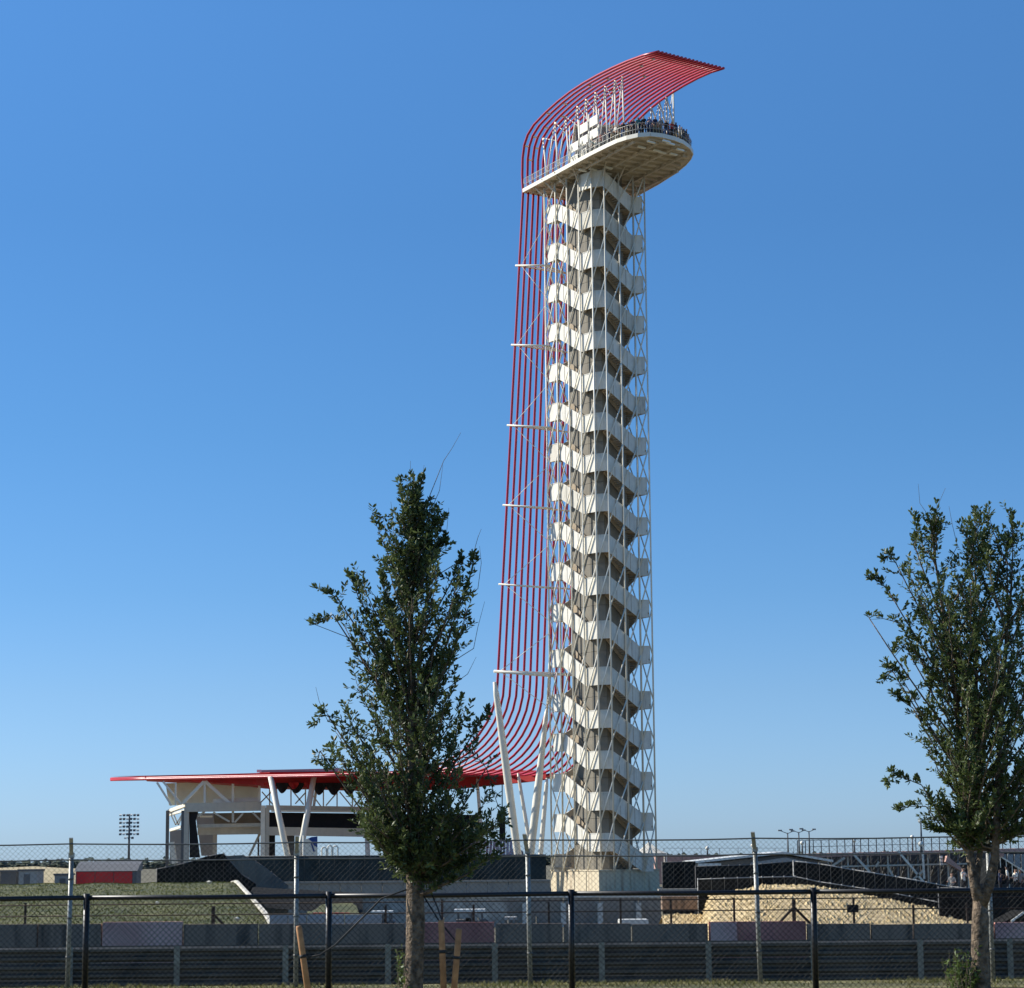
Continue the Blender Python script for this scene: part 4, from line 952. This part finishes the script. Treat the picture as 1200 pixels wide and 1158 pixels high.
for k in range(3): MB().box((at(1101,1000,D-1).x, D-1.2, at(1101,1006+k*4,D-1).z),(at(1104,1000,D-1).x, D-1, at(1101,1003+k*4,D-1).z)).build('sign_plate', ROOFW, gs)
# right seating block with sloping stair, at the frame edge
D = 215; sb_ = thing('seating_block', (at(1180,1030,D).x, D, -2.2), 'dark seating block with sloping stair rail at the right edge', 'grandstand')
MB().prism([at(1160,1036,D),at(1160,1008,D),at(1172,1004,D),at(1205,1026,D),at(1240,1026,D),at(1240,1036,D)], (0,8,0)).build('block_body', SCREEN, sb_)
MB().beam(at(1168,1001,D-.1), at(1206,1025,D-.1), .12).build('stair_rail', WHITE, sb_)
for k in range(6):
    a = at(1165+k*7, 1000+k*4.2, D-.1); MB().beam(a, a-V(0,0,1.0), .07).build('rail_post', WHITE, sb_)
MB().box((at(1160,1004,D).x,D-.3,at(1160,1004,D).z),(at(1176,1004,D).x,D,at(1160,1000,D).z)).build('edge_panel', PINKST, sb_)
for k in range(5):
    a = at(1176+k*8, 1000, D+2); MB().box((a.x-.25,D+2,a.z-2.5),(a.x+.25,D+2.2,a.z-.1)).build('seat_back', GREYP, sb_)
for j, (x, y, t) in enumerate(((1172,1031,'navy'),(1181,1030,'white'),(1190,1030,'white'),(1196,1032,'grey'),(1129,1030,'white'),(1116,1036,'grey'))):
    q = at(x, y, 152); person(V(q.x, 152, q.z-1.05), rnd.uniform(-2,2), t, 'black', ['person in navy top at the right edge below the seating block','person in white top beside the navy one at the right edge','person in white shirt second from the right frame edge','person in grey top nearest the right frame edge','person in white top left of the right tree trunk','person in grey top farther left of the right tree trunk'][j])
MB().box((at(1095,1040,150).x,149,gz(150)-.3),(at(1240,1040,150).x,155,at(1181,1030,152).z-1.05)).build('walkway', CONC).__setitem__('kind','structure')
# lamp posts
def lamp(x, yt, yb, D, lb, kind):
    a, c = at(x,yt,D), at(x,yb,D); t_ = thing('street_lamp', (a.x,D,c.z), lb, 'lamp'); MB().tube([(a.x,D,c.z),(a.x,D,a.z)], [.12,.07], 7).build('pole', GREYD, t_)
    if kind == 'arm':
        MB().beam((a.x-.9,D,a.z+.25),(a.x,D,a.z-.1),.08).build('arm', GREYD, t_); MB().beam((a.x,D,a.z-.1),(a.x+.6,D,a.z+.15),.07).build('arm', GREYD, t_)
        MB().box((a.x-1.2,D-.15,a.z+.2),(a.x-.7,D+.15,a.z+.38)).build('lamp_head', GREYP, t_); MB().box((a.x+.4,D-.15,a.z+.12),(a.x+.85,D+.15,a.z+.3)).build('lamp_head', GREYP, t_)
    else:
        r = .24 if kind == 'globe' else .30; b = MB(); n_ = 8; vs = []; fs = []
        for i in range(5):
            th = math.pi*i/4
            for j in range(n_): vs.append((a.x+r*math.sin(th+.001)*math.cos(2*math.pi*j/n_), D+r*math.sin(th+.001)*math.sin(2*math.pi*j/n_), a.z+r*math.cos(th)))
        fs = [(i*n_+j, i*n_+(j+1)%n_, (i+1)*n_+(j+1)%n_, (i+1)*n_+j) for i in range(4) for j in range(n_)]
        b.add(vs, fs, 0, True); b.build('lamp_globe', LAMPM, t_)
for x, yt in ((923,976),(936,975),(948,974)): lamp(x, yt, 1003, 290, {923:'leftmost of the three two-armed lamp posts above the pavilion roof',936:'middle one of the three two-armed lamp posts above the pavilion roof',948:'rightmost of the three two-armed lamp posts by the pavilion roof'}[x], 'arm')
for x, yt, lb in ((829,994,'white globe lamp over the left end of the pavilion roof'),(882,991,'white globe lamp beside the tall fence post'),(940,988,'white globe lamp between the two-armed lamp posts'),(1001,985,'white globe lamp at the left part of the grandstand railing'),(1069,981,'low white globe lamp just left of the tall lamp on the grandstand')): lamp(x, yt, 1003, 262, lb, 'globe')
lamp(1079, 962, 1000, 236, 'tall lamp post with white head on the grandstand deck', 'big'); lamp(1079, 989, 1001, 234, 'short white-headed lamp at the foot of the tall grandstand lamp', 'big')

# ================================================================== TREES
def leafy_tree(name, base, label, stems, table, axis_px, D, nlimb, leaves_per_twig, leafm, seed, zlow, bare, trunk_r):
    R = random.Random(seed); t_ = thing(name, base, label, 'tree')
    def env(z):
        """left and right reach in metres at height z"""
        for (y0,l0,r0),(y1,l1,r1) in zip(table, table[1:]):
            z0, z1 = at(600,y0,D).z, at(600,y1,D).z
            if z1 <= z <= z0:
                f = (z0-z)/(z0-z1); l, r = l0+(l1-l0)*f, r0+(r1-r0)*f; y = y0+(y1-y0)*f
                return at(l,y,D).x, at(r,y,D).x
        return None
    ztop = at(600,table[0][0],D).z; zbot = at(600,table[-1][0],D).z
    for pts, rr in stems: MB().tube(pts, rr, 12).build('trunk', BARK, t_)
    main = [s_[0] for s_ in stems]
    def stem_at(z, pick):
        pts = main[pick]
        for a, c in zip(pts, pts[1:]):
            if a.z <= z <= c.z: return a.lerp(c, (z-a.z)/(c.z-a.z))
        return pts[-1] if z > pts[-1].z else pts[0]
    tw_ = MB(); lf = MB()
    def leaf(p, d, L, w):
        side = d.cross(V(R.gauss(0,.6),R.gauss(0,.6),1)).normalized(); nn_ = side.cross(d).normalized()*w*.25
        m1 = p+d*L*.3; m2 = p+d*L*.7; tip = p+d*L-nn_*.6
        lf.add([p, m1+side*w*.45-nn_, m1, m1-side*w*.45-nn_, m2+side*w*.5-nn_, m2, m2-side*w*.5-nn_, tip], [(0,2,1),(0,3,2),(1,2,5,4),(2,3,6,5),(4,5,7),(5,6,7)])
    def twig(p, d, L, nl, bare_=False, r0=.0035):
        n_ = 4; pts = [p]; q = p.copy(); dd = d.copy()
        for i in range(n_):
            dd = (dd+V(R.gauss(0,.14),R.gauss(0,.14),.10+R.gauss(0,.08))).normalized(); q = q+dd*L/n_; pts.append(q.copy())
        tw_.tube(pts, [r0, r0*.85, r0*.7, r0*.5, r0*.3], 3, cap=False)
        if bare_: return pts
        for k in range(nl):
            f = (k+R.random())/nl; f = .12+.88*f; i = min(n_-1, int(f*n_)); c = pts[i].lerp(pts[i+1], f*n_-i); td = (pts[i+1]-pts[i]).normalized()
            a = R.uniform(0,6.28); e = td.orthogonal().normalized(); e = (Matrix.Rotation(a,3,td) @ e)
            ld = (td*R.uniform(.2,.9)+e*R.uniform(.5,1)+V(0,0,.15)).normalized(); leaf(c, ld, R.uniform(.045,.078), R.uniform(.018,.030))
        for k in range(3): leaf(pts[-1], (dd+V(R.gauss(0,.6),R.gauss(0,.6),R.gauss(0,.3))).normalized(), R.uniform(.045,.07), .026)
        return pts
    for i in range(nlimb):
        z = zbot+(ztop-zbot)*(1-abs(R.random()-R.random()*.15))**.9 if i % 9 else ztop-R.uniform(0,.35)
        z = zbot+(ztop-zbot)*R.random()**1.2
        e = env(z)
        if e is None: continue
        pick = R.randrange(len(main)); ax = stem_at(z, pick); th = R.uniform(0,2*math.pi); l, r = e; cxm = (l+r)/2; hw = (r-l)/2
        side = (r-ax.x) if math.cos(th) > 0 else (ax.x-l); fr = R.uniform(.2,1.0)**.6; fr *= .90+.17*math.sin(3*th+z*4.2+seed)*math.sin(z*6.5+th)+.06*math.sin(17*z)
        tip = V(ax.x+max(side,.05)*math.cos(th)*fr, base[1]+hw*.95*math.sin(th)*fr, z)
        reach = math.hypot(tip.x-ax.x, tip.y-ax.y); zs = max(zlow+R.uniform(0,.3), z-reach*R.uniform(.9,1.6)-.25); s0 = stem_at(zs, pick)
        c1 = s0.lerp(tip,.45)+V(0,0,-.10*reach)+V(R.gauss(0,.04),R.gauss(0,.04),0); pts = []
        for j in range(7): f = j/6; pts.append(s0*(1-f)**2+c1*2*f*(1-f)+tip*f*f+V(R.gauss(0,.012),R.gauss(0,.012),R.gauss(0,.01)))
        r0 = .010+.010*reach
        MB().tube(pts, [r0*(1-.8*j/6) for j in range(7)], 5).build('branch', BARK, t_)
        m_ = int(7+7*reach)
        for k in range(m_):
            f = .28+.72*(k+R.random())/m_; j = min(5, int(f*6)); p = pts[j].lerp(pts[j+1], f*6-j); td = (pts[j+1]-pts[j]).normalized()
            dd = (td*.7+V(R.gauss(0,.6),R.gauss(0,.6),R.gauss(.25,.4))).normalized(); tw2 = twig(p, dd, R.uniform(.10,.26), leaves_per_twig)
        twig(tip, (pts[-1]-pts[-2]).normalized()+V(0,0,.3), R.uniform(.1,.22), leaves_per_twig)
    # leafy twigs close to the stems
    for pick in range(len(main)):
        for k in range(70):
            z = zlow+(ztop-zlow)*(k+R.random())/70
            if env(z) is None: continue
            p = stem_at(z, pick); a = R.uniform(0,6.28); twig(p, V(math.cos(a),math.sin(a),R.uniform(.1,1)).normalized(), R.uniform(.15,.4), leaves_per_twig)
    # long sprays that break the outline
    for pp in bare:
        pts = [at(x,y,D+dz) for x,y,dz in pp[0]]; lv = pp[1]
        if not lv: s0 = stem_at(min(max(zlow, pts[0].z-.35), ztop-.1), 0 if len(main) == 1 or pts[0].x < base[0] else 1); pts = [s0, s0.lerp(pts[0],.5)-V(0,0,.03)]+pts
        tw_.tube(pts, [.006*(1-.75*j/(len(pts)-1)) for j in range(len(pts))], 4, cap=False)
        if lv and pp is not bare[7]:
            q0 = pts[0]; s0 = stem_at(max(zlow, q0.z-abs(q0.x-base[0])*1.1-.25), 0 if len(main) == 1 or q0.x < base[0] else 1); c1 = s0.lerp(q0,.5)-V(0,0,.08)
            br = [s0*(1-f)**2+c1*2*f*(1-f)+q0*f*f for f in (0,.2,.4,.6,.8,1)]; MB().tube(br, [.015,.013,.011,.009,.008,.006], 5).build('branch', BARK, t_)
            for k in range(10): f = R.uniform(.4,1); j = min(4,int(f*5)); twig(br[j].lerp(br[j+1], f*5-j), V(R.gauss(0,.6),R.gauss(0,.6),R.gauss(.5,.4)).normalized(), R.uniform(.1,.22), 11)
        if lv:
            for a, c in zip(pts[:-1], pts[1:]):
                for k in range(lv):
                    f = (k+R.random())/lv; p = a.lerp(c,f); dd = ((c-a).normalized()+V(R.gauss(0,.5),R.gauss(0,.5),R.gauss(.2,.3))).normalized(); twig(p, dd, R.uniform(.03,.10), 5, r0=.002)
    tw_.build('twigs', TWIG, t_, kind='stuff'); lf.build('leaves', leafm, t_, kind='stuff')
    return t_, len(lf.f)
DT1 = 24.5
def sp(pts, D): return [V(at(x,y,D).x, D+dy, at(x,y,D).z) for x,y,dy in pts]
st1 = sp([(484,1215,0),(484,1158,0),(486,1120,0),(487,1080,.0),(486,1040,.02),(485,1000,.03),(484,940,.03),(483,860,.02),(482,780,0),(481,700,0),(483,630,0),(484,585,0)], DT1)
tab1 = [(575,479,490),(590,472,500),(615,462,512),(650,450,522),(672,430,540),(690,388,568),(710,380,566),(735,392,555),(760,402,548),(790,405,545),(815,395,552),(840,378,566),(870,378,574),(895,385,580),(920,390,584),(945,398,592),(965,408,592),(985,425,588),(1005,452,560),(1022,474,515)]
bare1 = [([(500,590,0),(512,560,0),(520,540,.1),(530,525,.1),(540,507,.1)],0),([(500,610,0),(515,575,0),(519,545,0)],0),([(481,575,0),(481,540,0)],0),([(492,580,0),(497,545,0)],0),([(522,640,0),(526,595,0)],0),([(463,640,0),(460,605,0),(458,588,0)],0),
 ([(455,650,0),(445,625,0),(436,602,0)],4),([(436,602,0),(446,606,0),(460,612,0)],3),([(505,625,0),(514,612,0),(521,606,0)],4),([(500,660,0),(506,645,0),(520,640,0),(521,634,0)],6),([(548,690,0),(553,665,0),(555,648,0)],6),([(530,680,0),(540,665,0),(543,655,0)],4),([(555,648,0),(560,630,0),(564,620,0)],0),([(560,690,0),(564,660,0),(562,640,0)],0),
 ([(420,700,0),(415,685,0),(409,678,0)],6),([(390,720,0),(380,728,0),(369,732,0)],6),([(369,732,0),(356,725,0)],0),([(395,700,0),(386,696,0),(377,692,0)],4),([(555,760,0),(560,735,0),(568,705,0)],0),([(548,790,0),(558,770,0)],0),
 ([(385,840,0),(377,835,0),(369,850,0)],5),([(384,845,0),(374,822,0),(370,805,0)],0),([(384,838,0),(378,822,0)],0),([(375,880,0),(372,890,0),(378,898,0)],5),([(480,600,0),(470,580,0),(468,566,0)],5),([(490,590,0),(492,575,0),(493,560,0)],6),([(560,850,0),(568,840,0),(572,835,0)],5),([(570,900,0),(582,940,0),(592,960,0)],6),([(545,960,0),(570,975,0),(590,985,0)],7),([(520,985,0),(545,995,0),(560,1003,0)],7),([(500,1046,-.1),(520,1036,-.15),(545,1026,-.2),(565,1012,-.2),(585,1000,-.2)],9),([(520,1030,-.1),(535,1022,0),(550,1008,0)],9),([(500,1030,0),(520,1020,.1),(540,1015,.1)],9)]
t1, n1 = leafy_tree('young_tree', (st1[1].x, DT1, 0), 'upright dark green young tree held by wooden stakes, left of the tower', [(st1, [.115,.105,.095,.10,.09,.08,.065,.05,.038,.026,.014,.005])], tab1, 484, DT1, 175, 10, LEAF, 11, at(486,1030,DT1).z, bare1, .1)
# low side branch
lb1 = sp([(487,1048,0),(500,1046,-.1),(520,1036,-.15),(545,1026,-.2),(565,1012,-.2)], DT1); MB().tube(lb1, [.03,.025,.02,.012,.006], 6).build('branch', BARK, t1)
DT2 = 27.0
s2a = sp([(1151,1190,0),(1150,1158,0),(1148,1110,0),(1149,1075,0),(1147,1055,0)], DT2)
s2b = sp([(1149,1062,0),(1142,1035,0),(1138,1005,.05),(1135,960,.1),(1130,900,.1),(1122,820,.1),(1110,740,.1),(1100,670,.1),(1092,615,.1)], DT2)
s2c = sp([(1149,1062,0),(1160,1035,0),(1165,1005,-.05),(1166,960,-.1),(1168,900,-.1),(1172,820,-.1),(1178,740,-.1),(1183,690,-.1),(1185,640,-.1)], DT2)
s2d = sp([(1142,1035,0),(1150,1010,.1),(1152,970,.15),(1150,900,.2),(1148,800,.2),(1146,720,.2),(1143,660,.2)], DT2)
tab2 = [(612,1082,1100),(628,1076,1190),(645,1048,1215),(665,1040,1230),(690,1042,1245),(720,1038,1260),(740,1052,1270),(765,1052,1275),(790,1056,1280),(815,1052,1285),(840,1068,1285),(870,1072,1280),(895,1062,1275),(915,1050,1265),(940,1062,1255),(960,1090,1240),(980,1112,1220),(1000,1128,1190)]
bare2 = [([(1092,620,0),(1085,600,0),(1078,590,0),(1076,567,0)],0),([(1093,605,0),(1100,590,0),(1108,572,0)],0),([(1122,640,0),(1116,615,0),(1112,593,0)],0),([(1135,650,0),(1133,630,0)],0),([(1150,650,0),(1152,635,0),(1156,625,0)],5),([(1180,650,0),(1182,640,0),(1183,633,0)],5),([(1072,640,0),(1075,620,0),(1071,605,0)],6),([(1092,630,0),(1094,620,0),(1096,615,0)],6),([(1050,660,0),(1042,650,0),(1038,655,0)],5),([(1040,690,0),(1028,680,0),(1019,676,0)],7),([(1055,730,0),(1035,725,0),(1020,726,0)],1),([(1019,725,0),(1018,724,0),(1022,723,0)],2),([(1060,800,0),(1050,785,0),(1038,782,0)],6),([(1045,785,0),(1038,795,0),(1034,798,0)],3),
 ([(1070,830,0),(1055,820,0),(1048,815,0)],6),([(1080,920,0),(1060,912,0),(1045,905,0),(1042,915,0)],8),([(1085,945,0),(1065,945,0),(1052,948,0)],6),([(1120,975,0),(1100,975,0),(1088,970,0)],9),([(1060,755,0),(1048,770,0),(1040,752,0)],1)]
t2_, n2 = leafy_tree('young_tree', (s2a[1].x, DT2, 0), 'broader young tree with forked trunk at the right edge of the photo', [(s2b, [.078,.060,.048,.042,.034,.027,.02,.013,.005]), (s2c, [.078,.060,.05,.042,.034,.027,.02,.013,.006]), (s2d, [.04,.034,.03,.026,.02,.012,.005])], tab2, 1150, DT2, 150, 10, LEAF2, 23, at(1150,1000,DT2).z, bare2, .1)
MB().tube(s2a, [.125,.112,.10,.10,.07], 14).build('trunk', BARK, t2_)
# leafy suckers at the foot of both trees
def suckers(name, cx, cy, base, n_, hmax, spread, lb, seed):
    R = random.Random(seed); t_ = thing(name, base, lb, 'shrub'); lf = MB(); tw_ = MB()
    for i in range(n_):
        a = R.uniform(0,6.28); p = V(base[0]+R.gauss(0,spread*.5), base[1]+R.gauss(0,.08), 0); q = p+V(math.cos(a)*R.uniform(.02,spread), math.sin(a)*.1, R.uniform(.3,1)*hmax)
        tw_.tube([p, p.lerp(q,.5)+V(R.gauss(0,.03),0,.03), q], [.006,.004,.002], 3, cap=False)
        for k in range(26):
            c = p.lerp(q, R.uniform(.2,1)); d = V(R.gauss(0,1),R.gauss(0,1),R.gauss(.3,.6)).normalized(); L = R.uniform(.04,.07); s_ = d.cross(V(R.gauss(0,.5),R.gauss(0,.5),1)).normalized()*L*.22
            lf.add([c, c+d*L*.5+s_, c+d*L, c+d*L*.5-s_], [(0,1,2),(0,2,3)])
    tw_.build('stems', TWIG, t_, kind='stuff'); lf.build('leaves', mat('bright_sucker_leaf', (.05,.09,.02), .5, scale=3, base2=(.14,.20,.05), transl=.25), t_, kind='stuff')
suckers('shrub', 0, 0, (s2a[1].x-.22, DT2-.05, 0), 34, .62, .16, 'leafy green suckers at the foot of the right tree', 5)
suckers('shrub', 0, 0, (st1[1].x-.1, DT1+.1, 0), 18, .75, .10, 'thin leafy suckers climbing the trunk base of the staked tree', 9)
# stakes and straps
for (x0,y0,x1,y1,lb) in ((350,1085,361,1162,'leaning wooden stake left of the staked young tree'),(517,1078,520,1162,'thick orange wooden stake just right of the young tree trunk'),(538,1088,532,1162,'shorter wooden stake, rightmost of the three by the young tree')):
    a, c = at(x0,y0,DT1-.1), at(x1,y1,DT1-.1); d = (c-a).normalized(); c = a+d*((a.z+.1)/-d.z); t_ = thing('wooden_stake', V(c.x,c.y,0), lb, 'stake', 'wooden stakes round the young tree')
    MB().tube([a, a.lerp(c,.02), c], [.026,.032,.034], 10).build('stake_post', WOOD, t_)
    MB().tube([a.lerp(c,.28), a.lerp(c,.31)], .037, 10).build('strap_loop', STRAP, t_)
for pts, lb in (([(361,1122,-.1),(375,1119,-.08),(392,1108,-.05),(413,1087,0),(447,1053,.0),(481,1041,0)],'slack dark webbing tie from the left stake to the trunk'),([(505,1046,0),(512,1062,0),(519,1082,-.1)],'short dark tie from the tree to the thick stake'),([(492,1043,0),(515,1080,0),(536,1105,-.1)],'long dark tie from the tree to the shorter stake')):
    MB().tube([at(x,y,DT1+dz) for x,y,dz in pts], .008, 5).build('tree_tie', STRAP).__setitem__('label', lb)
for o in bpy.data.objects:
    if o.name.startswith('tree_tie'): o['category'] = 'strap'
print('leaves', n1, n2, 'objects', len(bpy.data.objects))
